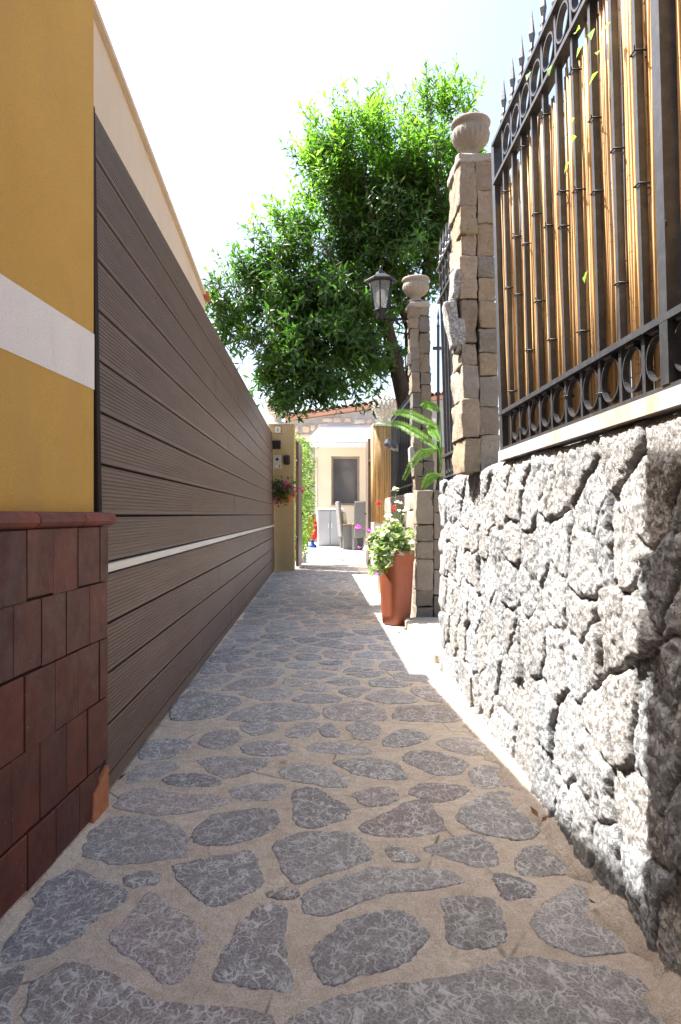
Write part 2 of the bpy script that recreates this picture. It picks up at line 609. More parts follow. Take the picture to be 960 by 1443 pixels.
# ------------------------------------------------------------------ setting: ground, path, terrace
def smooth_poly(pts, n=4):
    m = len(pts)
    out = []
    for i in range(m):
        p0, p1, p2, p3 = [np.array(pts[(i + k - 1) % m], float) for k in range(4)]
        for t in np.linspace(0, 1, n, endpoint=False):
            out.append(.5 * (2 * p1 + (p2 - p0) * t + (2 * p0 - 5 * p1 + 4 * p2 - p3) * t * t + (3 * p1 - p0 - 3 * p2 + p3) * t ** 3))
    return out


def clip(poly, nx, ny, d):
    out = []
    for i in range(len(poly)):
        a, b = poly[i], poly[(i + 1) % len(poly)]
        da, db = a[0] * nx + a[1] * ny - d, b[0] * nx + b[1] * ny - d
        if da <= 0:
            out.append(a)
        if da * db < 0:
            t = da / (da - db)
            out.append((a[0] + (b[0] - a[0]) * t, a[1] + (b[1] - a[1]) * t))
    return out


TRACED = [
    "112,195 135,165 165,152 215,152 245,160 262,175 262,205 225,213 175,218 130,212",
    "272,170 295,150 340,140 388,138 390,160 360,180 300,192 275,188",
    "412,115 440,110 470,122 492,135 488,150 450,165 420,162 412,145",
    "508,160 540,145 580,130 605,130 630,165 625,172 560,180 520,175",
    "640,150 680,118 720,115 765,140 770,160 745,182 700,178 665,170",
    "384,188 420,172 490,172 526,198 520,210 440,240 410,243 395,215",
    "242,225 275,212 330,200 355,198 370,245 330,270 300,282 270,265",
    "176,235 200,228 224,230 224,243 195,249 178,245",
    "0,350 45,280 50,260 95,225 150,240 180,262 165,280 125,300 110,325 60,345",
    "150,328 175,300 210,260 245,280 282,318 275,355 240,388 200,360",
    "302,375 320,330 350,290 375,275 405,285 400,340 413,395 370,397 320,388",
    "374,258 395,252 418,254 416,265 385,267",
    "428,275 445,245 500,230 530,222 610,225 655,240 620,252 540,262 470,290 435,290",
    "436,350 470,310 520,290 560,284 590,295 606,330 560,365 510,375 480,390 455,388",
    "548,192 570,195 592,212 575,216 548,212",
    "598,195 640,180 680,178 704,210 680,222 650,215",
    "618,268 660,265 700,268 710,300 705,328 640,335 628,300",
    "692,232 715,228 750,240 752,265 725,270 705,260",
    "725,205 760,190 795,192 812,222 790,230 735,230",
    "748,300 775,265 815,243 850,275 870,320 880,345 820,348 770,325",
    "-80,375 0,364 35,362 20,410 15,450 30,520 -90,520",
    "42,395 60,375 110,358 160,375 210,400 280,415 370,428 392,450 380,530 60,530",
    "405,445 470,410 540,395 640,375 715,350 780,352 850,360 905,385 940,440 980,520 940,560 600,560 430,520",
    "163,135 180,118 210,112 260,118 318,122 318,133 260,145 200,147 165,142",
    "320,112 345,105 385,102 405,110 390,122 350,128 330,122",
    "226,98 250,90 295,92 310,102 290,108 245,107",
    "180,92 200,76 245,73 252,82 225,95 195,102 178,105",
    "276,72 310,68 370,70 380,80 340,92 310,95 290,85",
    "396,85 425,75 470,85 492,100 480,110 430,105 400,95",
    "472,75 500,68 550,72 573,92 550,97 500,90",
    "497,120 520,110 550,108 562,120 555,130 520,137",
    "575,112 600,102 640,105 665,112 645,125 610,132 585,122",
    "565,65 600,58 650,70 658,82 630,92 595,85",
    "662,88 680,78 710,85 728,102 700,110 670,108",
    "340,52 370,45 405,48 410,60 380,68 345,62",
    "430,52 460,46 510,50 528,60 500,64 440,60",
    "195,55 215,42 260,40 268,52 240,68 200,70",
    "280,45 295,30 330,28 342,40 320,55 290,55",
    "538,45 560,28 590,28 605,40 575,52 545,52",
    "618,45 650,38 685,50 690,65 655,65 625,55",
    "400,35 420,20 450,22 440,38 415,42",
    "450,30 465,20 480,32 475,40 455,38",
    "490,25 510,15 535,22 530,40 505,40",
    "338,22 350,18 392,20 385,32 355,36",
]


def build_ground():
    g = MB()
    g.add([(-300, -300, -.06), (300, -300, -.06), (300, 300, -.06), (-300, 300, -.06)], [(0, 1, 2, 3)])
    tag(g.build('ground', 'ground'), kind='structure')

    m = MB()
    # mortar bed, gently uneven
    x0, x1, y0, y1 = -1.5, 1.45, -1.5, 13.85
    nx, ny = 60, 300
    xs, ys = np.linspace(x0, x1, nx), np.linspace(y0, y1, ny)
    X, Y = np.meshgrid(xs, ys, indexing='ij')
    Z = fbm(X * 3 + 50, Y * 3 + 50, 3, 3) * .012
    vs = np.stack([X, Y, Z], -1).reshape(-1, 3)
    fs = [(i * ny + j, (i + 1) * ny + j, (i + 1) * ny + j + 1, i * ny + j + 1) for i in range(nx - 1) for j in range(ny - 1)]
    m.add(vs.tolist(), fs, 0, True)

    def zat(x, y):
        return float(fbm(np.array([x * 3 + 50]), np.array([y * 3 + 50]), 3, 3)[0]) * .012

    tint = [(1, 1, 1), (.9, .9, .93), (1.12, 1.1, 1.08), (1.13, 1.02, .97), (.97, .96, .97), (1.05, 1.04, 1.05), (1.16, 1.03, 1.0), (1.1, 1.08, 1.05)]

    def slab(poly, seed, near=True):
        pts = smooth_poly(poly, 12 if near else 4)
        n = len(pts)
        c = np.mean(pts, axis=0)
        sz = np.mean([np.hypot(*(p - c)) for p in pts])
        ring = []
        for p in pts:
            d = p - c
            L = np.hypot(*d) + 1e-6
            k = mnoise.fractal(Vector((p[0] * 14, p[1] * 14, seed)), .8, 2.1, 4) * .014 + mnoise.fractal(Vector((p[0] * 55, p[1] * 55, seed)), .8, 2.1, 3) * .006
            ring.append(p + d / L * min(.03, max(-.03, k)))
        cz = zat(*c)
        h = random.uniform(.0015, .0045)
        vs, fs = [], []
        levels = [(0, -.012), (0, h * .35), (.035, h * .8), (.09, h), (.4, h + .001), (.75, h + .001)]
        for off, z in levels:
            q = np.array([p - (p - c) * off for p in ring])
            zz = fbm(q[:, 0] * 3 + 50, q[:, 1] * 3 + 50, 3, 3) * .012
            for (qx, qy), qz in zip(q, zz):
                vs.append((qx, qy, qz + z + mnoise.noise(Vector((qx * 25, qy * 25, seed))) * .0018))
        for l in range(len(levels) - 1):
            for i in range(n):
                fs.append((l * n + i, l * n + (i + 1) % n, (l + 1) * n + (i + 1) % n, (l + 1) * n + i))
        vs.append((c[0], c[1], cz + h + .001))
        for i in range(n):
            fs.append(((len(levels) - 1) * n + i, (len(levels) - 1) * n + (i + 1) % n, len(vs) - 1))
        t = random.choice(tint)
        b = random.uniform(.78, 1.22)
        m.add(vs, fs, 1, True, (t[0] * b, t[1] * b, t[2] * b, random.uniform(.72, 1.1)))

    traced = []
    for k, s in enumerate(TRACED):
        poly = []
        for w in s.split():
            a, b = w.split(',')
            poly.append(G(float(a), float(b) + 1000))
        area = sum(poly[i][0] * poly[(i + 1) % len(poly)][1] - poly[(i + 1) % len(poly)][0] * poly[i][1] for i in range(len(poly)))
        if area < 0:
            poly = poly[::-1]
        traced.append(poly)
        slab(poly, k * 1.7)
    # the rest of the alley: relaxed random cells
    Y0, Y1 = 3.42, 13.7
    nS = 200
    S = np.stack([RNG.uniform(-.74, .72, nS), RNG.uniform(Y0, Y1, nS)], 1)
    big = RNG.uniform(.75, 1.25, nS)

    def cells(S):
        out = []
        for i in range(len(S)):
            poly = [(-.76, Y0), (.74, Y0), (.74, Y1), (-.76, Y1)]
            d2 = ((S - S[i]) ** 2 * np.array([1, 1])).sum(1)
            for j in np.argsort(d2)[1:22]:
                nrm = S[j] - S[i]
                w = (big[i] ** 2 - big[j] ** 2) * .006
                mid = (S[i] + S[j]) / 2
                poly = clip(poly, nrm[0], nrm[1], float(nrm @ mid) + w)
                if len(poly) < 3:
                    break
            out.append(poly)
        return out
    for it in range(3):
        cs = cells(S)
        for i, p in enumerate(cs):
            if len(p) >= 3:
                S[i] = S[i] * .3 + np.mean(p, axis=0) * .7
    for i, p in enumerate(cells(S)):
        if len(p) < 3:
            continue
        c = np.mean(p, axis=0)
        q = []
        for a in p:
            d = np.array(a) - c
            L = np.hypot(*d)
            q.append(c + d * max(.2, (1 - .032 / max(L, .01))) * random.uniform(.84, 1.0))
        slab([tuple(a) for a in q], i * .77 + 100, c[1] < 6)
    tag(m.build('path', ['mortar', 'flag']), kind='structure')

    # terrace beyond the gate
    t = MB()
    t.add([(-4, 13.8, .004), (4, 13.8, .004), (4, 20.4, terrace_z(20.4)), (-4, 20.4, terrace_z(20.4))], [(0, 1, 2, 3)])
    t.box((-.42, 13.79, -.02), (1.0, 13.86, .012), 1)
    tag(t.build('terrace', ['terrace', 'concrete']), kind='structure')

    # mortar fillets along both sides
    def fillet(fx, ya, yb, sgn, w, h, name):
        mb = MB()
        n = int((yb - ya) / .02)
        vs, fs = [], []
        cs = [(0, h), (.25, h * .85), (.6, h * .4), (1, .0), (1.1, -.02)]
        for i in range(n + 1):
            y = ya + (yb - ya) * i / n
            k = 1 + 1.2 * mnoise.fractal(Vector((y * 5, sgn * 3, 1.3)), .8, 2, 4)
            for a, z in cs:
                vs.append((fx(y) - sgn * (-.02 + a * w * max(.35, k)), y, z * (1 + .5 * mnoise.noise(Vector((y * 18, a * 3, 7)))) + .004 * mnoise.noise(Vector((y * 70, a * 9, 2)))))
        c = len(cs)
        for i in range(n):
            for j in range(c - 1):
                f = (i * c + j, i * c + j + 1, (i + 1) * c + j + 1, (i + 1) * c + j)
                fs.append(f if sgn < 0 else f)
        mb.add(vs, fs, 0, True)
        tag(mb.build(name, 'mortar'), kind='structure')
    fillet(lambda y: WX(y), .6, 4.4, 1, .075, .05, 'path_edge')
    fillet(lambda y: TX(y), .4, 2.42, -1, .04, .022, 'path_edge')
    # sunlit concrete strip at the right beyond the wall end
    e = MB()
    e.add([(.70, 6.0, .0085), (.80, 4.30, .0085), (1.3, 4.30, .0085), (1.3, 13.7, .0085), (.74, 13.7, .0085), (.70, 9., .0085)], [(0, 1, 2, 3, 4, 5)], 1)
    e.box((.775, 4.72, -.02), (1.3, 6.40, .075), bev=.012)
    tag(e.build('pavement', ['concrete', 'mortar']), kind='structure')


def WX(y):       # face of the right stone wall
    return .748 + .015 * (y - 1.6)


def TX(y):       # face of the tiled skirting (left building)
    return -.711 - (2.41 - y) * .0787


def FX(y, z=1.22):   # iron fence plane, leaning slightly over the alley
    return .762 + .015 * (y - 1.6) - .03 * (z - 1.22)


build_ground()


# ------------------------------------------------------------------ left side
def build_left():
    b = thing('yellow_building', 'yellow stucco building corner with a white band and tiled foot', 'building', (-1.5, 1, 0))

    def wx(y, off=0):
        return -.759 - (2.41 - y) * .0787 + off
    m = MB()
    m.prism([(wx(-5), -5), (wx(2.41), 2.41), (-6, 2.41), (-6, -5)], .0, 3.80)
    m.build('wall', 'yellow', b)
    m = MB()
    m.prism([(wx(-5, .002), -5), (wx(2.412, .002), 2.412), (-1.2, 2.4122), (-1.4, -5)], 1.424, 1.612)
    m.build('band', 'white_stucco', b)
    # tiled skirting
    m = MB()
    m.prism([(TX(-5) - .012, -5), (TX(2.40) - .012, 2.40), (-1.0, 2.40), (-1.5, -5)], 0, .965, 1)
    zs = [0.02, .17, .385, .585, .775, .962]
    for r in range(5):
        z0, z1 = zs[r] + .0022, zs[r + 1] - .0022
        y = 2.41 - (.075 if r % 2 == 0 else .0)
        if r % 2 == 0:
            spans = [(2.338, 2.408)]
        else:
            spans = []
        while y > -1.2:
            w = random.uniform(.150, .176)
            spans.append((y - w + .0022, y - .0022 if y < 2.4 else 2.408))
            y -= w
        for a, c in spans:
            t = random.uniform(.84, 1.14)
            hue = random.uniform(.85, 1.15)
            d = jit(.0025)
            zz0 = z0 + jit(.004)
            if r == 0 and a > 2.3:
                continue
            # follow the wall's angle
            vs = []
            for (yy, zz) in ((a, zz0), (c, zz0), (c, z1), (a, z1)):
                vs.append((TX(yy) + d + jit(.001), yy, zz))
            ins = .0025
            top = []
            for (yy, zz) in ((a, zz0), (c, zz0), (c, z1), (a, z1)):
                top.append((TX(yy) - .011 + d, yy, zz))
            inner = []
            for (yy, zz) in ((a + ins, zz0 + ins), (c - ins, zz0 + ins), (c - ins, z1 - ins), (a + ins, z1 - ins)):
                inner.append((TX(yy) + .0012 + d, yy, zz))
            V = top + vs + inner
            F = [(0, 1, 5, 4), (1, 2, 6, 5), (2, 3, 7, 6), (3, 0, 4, 7), (4, 5, 9, 8), (5, 6, 10, 9), (6, 7, 11, 10), (7, 4, 8, 11), (8, 9, 10, 11)]
            m.add(V, F, 0, False, (t * hue, t, t / hue))
    # bare replacement piece at the corner foot
    vs = [(TX(2.30) + .004, 2.27, .01), (TX(2.41) + .004, 2.409, .01), (TX(2.41) + .004, 2.409, .15), (TX(2.33) + .004, 2.33, .115), (TX(2.28) + .004, 2.28, .10)]
    back = [(x - .014, y, z) for x, y, z in vs]
    n = 5
    m.add(vs + back, [tuple(range(n))] + [(i, n + i, n + (i + 1) % n, (i + 1) % n) for i in range(n)], 2)
    m.build('tile_skirting', ['tile', 'grout', 'terracotta_new'], b)
    # rounded cap moulding, in lengths
    m = MB()
    y = 2.445
    first = True
    while y > -1.5:
        L = .30 if not first else .26
        first = False
        prof = [(-.06, .002), (.002, .0), (.012, .006), (.0185, .016), (.0185, .028), (.012, .038), (.002, .043), (-.06, .046)]
        vs, fs = [], []
        for yy in (y - L + .004, y - L + .008, y - .004, y):
            e = .002 if yy in (y, y - L + .004) else 0
            for px, pz in prof:
                vs.append((TX(min(yy, 2.45)) + px - e, yy, .963 + pz))
        k = len(prof)
        for i in range(3):
            for j in range(k - 1):
                fs.append((i * k + j, (i + 1) * k + j, (i + 1) * k + j + 1, i * k + j + 1))
        fs += [tuple(range(k)), tuple(range(3 * k, 4 * k))[::-1]]
        t = random.uniform(1.3, 1.9)
        m.add(vs, fs, 0, False, (t * 1.12, t, t * .9))
        y -= L
    m.build('skirting_cap', 'tile', b)

    # cream wall with sloping top behind the gate
    c = thing('cream_wall', 'cream rendered wall with sloping top rising behind the board gate', 'wall', (-.9, 3.8, 0))
    m = MB()
    ya, za, yb, zb = 2.43, 2.82, 5.16, 2.545
    pts = [(ya, 0), (yb, 0), (yb, zb), (ya, za)]
    vs = [(-.812, y, z) for y, z in pts] + [(-1.2, y, z) for y, z in pts]
    m.add(vs, [(0, 1, 2, 3), (7, 6, 5, 4), (1, 5, 6, 2), (3, 2, 6, 7), (0, 3, 7, 4)])
    m.build('wall', 'cream', c)
    m = MB()
    m.bar((-.99, ya, za + .0125), (-.99, yb - .13, zb + .0255), .40, .022, up=(0, 0, 1))
    m.build('coping', 'cream', c)
    m = MB()
    m.box((-1.19, yb - .125, zb + .012), (-.775, yb + .03, zb + .042), bev=.006, rot=Matrix.Rotation(-.1, 3, 'X'))
    m.build('end_tile', 'terracotta_new', c)

    # sliding gate of ribbed boards
    g = thing('sliding_gate', 'long dark brown ribbed board gate with a thin pale metal strip', 'gate', (-.77, 7, 0))
    tops = [2.432 - .1797 * i for i in range(8)]
    courses = [(tops[i + 1], tops[i]) for i in range(7)] + [(tops[7], .995 + .179)] if False else []
    zlist = [2.432, 2.262, 2.083, 1.904, 1.724, 1.545, 1.363, 1.178, .995, .826]
    courses = [(zlist[i + 1], zlist[i]) for i in range(9)]
    courses += [(.606, .788), (.428, .606), (.246, .428), (.066, .246)]
    XF = -.742
    Ya, Yb = 2.50, 12.47

    def leaned(mb):
        mb.v = [(p[0] - .0175 * p[2], p[1], p[2]) for p in mb.v]
        return mb
    for i, (z0, z1) in enumerate(courses):
        split = 6.15 + ([0, .9, -.7, .4][i % 4] if i not in (8, 12) else 0)
        for (ys, ye) in ((Ya, split - .0015), (split + .0015, Yb)):
            mb = MB()
            prof = [(-.022, z0 + .005), (-.003, z0 + .005), (0, z0 + .009)]
            a, bz = z0 + .013, z1 - .012
            k = 11
            for q in range(k):
                s0 = a + (bz - a) * q / k
                w = (bz - a) / k
                prof += [(0, s0 + w * .08), (0, s0 + w * .60), (-.0032, s0 + w * .68), (-.0032, s0 + w * .95)]
            prof += [(0, z1 - .009), (-.003, z1 - .005), (-.022, z1 - .005)]
            n = len(prof)
            dx = jit(.0012)
            vs = [(XF + px + dx, ys, pz) for px, pz in prof] + [(XF + px + dx, ye, pz) for px, pz in prof]
            fs = [(j, n + j, n + j + 1, j + 1) for j in range(n - 1)] + [tuple(range(n)), tuple(range(n, 2 * n))[::-1], (0, n - 1, 2 * n - 1, n)]
            mb.add(vs, fs, 0, False, tn(.9, 1.1, .03))
            leaned(mb).build('board', 'board', g)
    mb = MB()
    mb.box((XF - .02, Ya, .7905), (XF + .006, Yb, .8235), bev=.003)
    leaned(mb).build('metal_strip', 'aluminium', g)
    mb = MB()
    mb.box((XF - .045, Ya, .03), (XF - .024, Yb, 2.425))
    leaned(mb).build('backing', 'board_dark', g)
    mb = MB()
    mb.box((XF - .05, 2.455, .0), (XF + .004, 2.497, 2.432), bev=.003)
    leaned(mb).build('end_post', 'board_dark', g)
    mb = MB()
    mb.box((XF - .04, Ya, .014), (XF - .006, Yb, .062))
    leaned(mb).build('bottom_rail', 'board', g)


build_left()


# ------------------------------------------------------------------ right stone wall (heightfield of fitted stones)
def stone_surface(U, V, H, seed, cell=.19):
    """returns outward height and tone for each (u, v)"""
    rng = np.random.default_rng(seed)
    sites = []
    v = 0.0
    rows = []
    while v < H - .16:
        h = rng.uniform(.13, .25)
        if v + h > H - .16:
            h = H - .12 - v
        rows.append((v, h))
        v += h
    rows.append((v, H - v))
    umin, umax = U.min() - .3, U.max() + .3
    for r, (v0, h) in enumerate(rows):
        u = umin + rng.uniform(0, .2)
        last = r == len(rows) - 1
        while u < umax:
            w = rng.uniform(.11, .34) if not last else rng.uniform(.2, .38)
            jv = 0 if last else rng.uniform(-.30, .30) * h
            sites.append((u + w / 2, v0 + h / 2 + jv))
            u += w
            if not last and rng.random() < .16:
                sites.append((u, v0 + rng.uniform(0, h)))
    S = np.array(sites)
    wu = fbm(U * 7 + 3, V * 7 + 9, seed + 50, 4) * .040
    wv = fbm(U * 7 + 33, V * 7 + 5, seed + 60, 4) * .040
    wv = wv * np.clip((H - .10 - V) / .1, .25, 1)
    pu, pv = (U + wu).ravel(), (V + wv).ravel()
    hh = np.zeros_like(pu)
    tone = np.zeros((pu.size, 3))
    soff = rng.normal(0, .0055, len(S))
    stilt = rng.normal(0, .045, (len(S), 2))
    st = rng.uniform(.82, 1.12, len(S))
    wm = rng.uniform(-.03, .05, len(S))
    CH = 20000
    for a in range(0, pu.size, CH):
        d2 = (pu[a:a + CH, None] - S[None, :, 0]) ** 2 + (pv[a:a + CH, None] - S[None, :, 1]) ** 2
        ix = np.argpartition(d2, 2, axis=1)[:, :3]
        dd = np.take_along_axis(d2, ix, 1)
        od = np.argsort(dd, 1)
        ix = np.take_along_axis(ix, od, 1)
        dd = np.take_along_axis(dd, od, 1)
        i0 = ix[:, 0]
        e = np.full(i0.shape, 9.)
        for q in (1, 2):
            sep = np.hypot(S[i0, 0] - S[ix[:, q], 0], S[i0, 1] - S[ix[:, q], 1]) + 1e-6
            e = np.minimum(e, (dd[:, q] - dd[:, 0]) / (2 * sep))
        tl = stilt[i0, 0] * (pu[a:a + CH] - S[i0, 0]) + stilt[i0, 1] * (pv[a:a + CH] - S[i0, 1])
        prof = 1 - np.exp(-np.maximum(e - .003, 0) / .005)
        hh[a:a + CH] = prof * (.0145 + soff[i0] + tl) - .010
        mort = np.clip((.007 - e) / .004, 0, 1)[:, None]
        base = np.stack([st[i0] * (1 + wm[i0]), st[i0], st[i0] * (1 - wm[i0])], 1)
        tone[a:a + CH] = base * (1 - mort * .5)
    u, v = U.ravel(), V.ravel()
    rough = fbm(u * 9 + 7, v * 9 + 2, seed + 1, 4) * .008
    ridg = (np.abs(fbm(u * 26, v * 26, seed + 9, 4, .6)) - .2) * -.011
    fine = fbm(u * 70, v * 70, seed + 20, 3) * .006
    hh = hh + rough + ridg + fine
    return hh.reshape(U.shape), tone


def build_right_wall():
    H = 1.218
    ya, yb = .35, 4.44
    nu, nv = 680, 250
    us = ya + (yb - ya) * np.linspace(0, 1, nu) ** 1.15
    vs = np.linspace(-.03, H + .30, nv)
    U, V = np.meshgrid(us, vs, indexing='ij')
    hh, tone = stone_surface(U, V, H, 21)
    Xf = .748 + .015 * (U - 1.6)
    r = .035
    # fold the sheet over the top edge
    s = V - (H - r)
    ang = np.clip(s / (r * math.pi / 2), 0, 1) * math.pi / 2
    flat = np.maximum(s - r * math.pi / 2, 0)
    nxn, nzn = -np.cos(ang), np.sin(ang)
    X = Xf + r + nxn * r + flat
    Z = np.where(s < 0, V, H - r + nzn * r)
    X = X + nxn * hh
    Z = Z + nzn * hh * .5
    wl = thing('stone_wall', 'low wall of big rough pale limestone blocks under the iron fence', 'wall', (.95, 2.4, 0))
    m = MB()
    P3 = np.stack([X, U, Z], -1).reshape(-1, 3)
    fs = [(i * nv + j, i * nv + j + 1, (i + 1) * nv + j + 1, (i + 1) * nv + j) for i in range(nu - 1) for j in range(nv - 1)]
    m.v = [tuple(p) for p in P3.tolist()]
    m.tone = [tuple(t) for t in tone.tolist()]
    m.f = fs
    m.mi = [0] * len(fs)
    m.sm = [True] * len(fs)
    o = m.build('stone_face', 'limestone', wl)
    m = MB()
    m.box((.83, ya, -.02), (1.12, yb - .02, H - .03))
    m.build('wall_core', 'limestone', wl)
    # rough blocks closing the far end
    m = MB()
    z = .0
    k = 0
    while z < H - .05:
        h = min(random.uniform(.14, .24), H - z)
        rough_block(m, (.90, yb + .0, z + h / 2), (.24, .20, h - .008), 300 + k, .012, 6, .02, tn(.85, 1.1))
        z += h
        k += 1
    m.build('end_stones', 'limestone', wl)


build_right_wall()


# ------------------------------------------------------------------ stone pillars with urns
def stone_pillar(name, label, x0, x1, y0, y1, z0, z1, lean, seed, grey=1.0, flags=()):
    t = thing(name, label, 'pillar', ((x0 + x1) / 2, (y0 + y1) / 2, z0))
    m = MB()
    rs = random.Random(seed)
    xm = x0 + (x1 - x0) * .46
    hues = [(1, 1, 1), (1.1, .98, .86), (1.1, .96, .84), (.92, .92, .92), (1.0, .95, .9), (1.15, 1.02, .82), (1.0, .92, .82)]
    for col, (xa, xb) in enumerate(((x0, xm), (xm, x1))):
        z = z0 + (0 if col == 0 else -.0)
        k = 0
        while z < z1 - .05:
            h = rs.uniform(.10, .21)
            if z + h > z1 - .12:
                h = z1 - .04 - z
            off = -lean * (z + h / 2 - z0)
            hu = rs.choice(hues)
            v = rs.uniform(.8, 1.15) * grey
            mx = rs.uniform(-.008, .008)
            c = ((xa + xb) / 2 + off + rs.uniform(-.003, .003), (y0 + y1) / 2 + rs.uniform(-.004, .008), z + h / 2)
            rough_block(m, c, (xb - xa - .0015 + mx, y1 - y0, h - .0035), seed * 31 + col * 57 + k, .008, 13, .005,
                        (hu[0] * v, hu[1] * v, hu[2] * v), Matrix.Rotation(rs.uniform(-.014, .014), 3, 'Y') @ Matrix.Rotation(rs.uniform(-.025, .025), 3, 'Z'))
            z += h
            k += 1
    off = -lean * (z1 - z0)
    rough_block(m, ((x0 + x1) / 2 + off, (y0 + y1) / 2, z1 - .022), (x1 - x0 + .015, y1 - y0 + .01, .055), seed * 31 + 200, .009, 9, .016, tn(.9, 1.05))
    m.build('stonework', 'pillar', t)
    for (px, py, w, d, h, tilt, ox) in flags:
        m = MB()
        cz = 1 + (VY - py) * y0 / FPX
        rough_block(m, (x0 - lean * (cz - z0) - ox, y0 + d / 2 + .01, cz), (w, d, h), seed + py, .006, 8, .009, (1.1, 1.08, 1.05), Matrix.Rotation(tilt, 3, 'Y') @ Matrix.Rotation(tilt * .7, 3, 'X'))
        m.build('facing_stone', 'limestone', t)
    return t


stone_pillar('stone_pillar', 'near stone pillar in two columns of tawny blocks, carrying the larger urn',   .706, .876, 3.40, 3.67, 1.20, 2.735, .016, 5, .86,
             [(650, 396, .05, .11, .14, .06, .010), (652, 470, .045, .09, .16, .0, .004), (640, 455, .06, .09, .22, -.16, .034)])
stone_pillar('stone_pillar', 'farther grey stone pillar standing behind the lantern', .905, 1.085, 6.55, 6.76, 1.20, 2.965, .030, 9, .56,
             [(572, 640, .05, .12, .14, 0, .012), (570, 505, .05, .1, .1, 0, .008)])

# lower pedestal and wall behind the pot
w2 = thing('garden_wall', 'grey stone wall end behind the terracotta pot, under the farther pillar', 'wall', (1.1, 8, 0))
m = MB()
rs = random.Random(4)
for col, (xa, xb) in enumerate(((.90, 1.06), (1.06, 1.24))):
    z = .0
    k = 0
    while z < 1.2:
        h = rs.uniform(.12, .30)
        if z + h > 1.08:
            h = 1.226 - z
        v = rs.uniform(.55, .8)
        rough_block(m, ((xa + xb) / 2, 6.56, z + h / 2), (xb - xa - .006, .22, h - .008), 700 + col * 40 + k, .008, 8, .007, (v * 1.02, v, v * .96), Matrix.Rotation(rs.uniform(-.02, .02), 3, 'Y'))
        z += h
        k += 1
m.build('end_stones', 'pillar', w2)
m = MB()
y = 6.68
k = 0
while y < 9.4:
    L = rs.uniform(.3, .5)
    z = 0
    while z < 1.15:
        h = rs.uniform(.16, .3)
        if z + h > 1.05:
            h = 1.22 - z
        v = rs.uniform(.75, 1.05)
        rough_block(m, (1.00, min(y + L / 2, 12.3), z + h / 2), (.16, L - .008, h - .008), 900 + k, .008, 4, .016, (v, v * .98, v * .94))
        z += h
        k += 1
    y += L
m.build('wall_stones', 'pillar', w2)


def urn(loc, r, h, label, plant=False, hi=True):
    t = thing('stone_urn', label, 'urn', loc, 'urns on the stone pillars')
    m = MB()
    prof = [(.62, 0), (.62, .05), (.44, .09), (.36, .16), (.40, .22), (.52, .25), (.78, .34), (.93, .46), (.985, .58), (.95, .68), (.86, .73), (.90, .76), (1.02, .81), (1.04, .86), (.98, .91), (.80, .93), (.74, .88), (.2, .86)]
    pr = [(a * r, b * h) for a, b in prof]

    def mod(i, k, a, z):
        b = z / h
        if .27 < b < .70:
            return 1 + .035 * (abs(math.cos(a * 11)) - .5) * math.sin((b - .27) / .43 * math.pi) * 2
        return 1
    m.lathe(pr, loc, 88, 0, mod)
    m.build('bowl', 'cast', t)
    if plant:
        m = MB()
        for k in range(7):
            a = k * .9 + .3
            d = Vector((math.cos(a) * .6, math.sin(a) * .6, random.uniform(.5, 1.2)))
            m.leaf(Vector(loc) + Vector((0, 0, h * .86)), d, (0, 0, 1), .075, .022, 0, (.9, .75, .6))
        m.build('succulent', 'cast', t)


urn((.757, 3.50, 2.748), .093, .205, 'larger fluted stone urn on the near pillar, with a spiky dry plant', True)
urn((.925, 6.65, 2.985), .125, .245, 'smaller stone urn on the farther pillar, beside the lantern')


# ------------------------------------------------------------------ iron fences
def circle_band(m, c, r, w, th, n=28, tilt=None, axis='X'):
    vs, fs = [], []
    for k in range(n):
        a = 2 * math.pi * k / n
        for rr, dx in ((r, -w / 2), (r, w / 2), (r - th, w / 2), (r - th, -w / 2)):
            vs.append((c[0] + dx, c[1] + rr * math.cos(a), c[2] + rr * math.sin(a)))
    for k in range(n):
        j = (k + 1) % n
        for q in range(4):
            fs.append((k * 4 + q, k * 4 + (q + 1) % 4, j * 4 + (q + 1) % 4, j * 4 + q))
    m.add(vs, fs, 0, False)


def spear(m, x, y, z, s=1.0):
    m.lathe([(.004, 0), (.013, .008), (.016, .018), (.013, .028), (.007, .036), (.011, .044), (.007, .052), (.006, .07)], (x, y, z), 10)
    prof = [(.006, .065), (.0115, .10), (.004, .155), (.0008, .185)]
    m.lathe([(a * s, b * s) for a, b in prof], (x, y, z), 4, smooth=False)


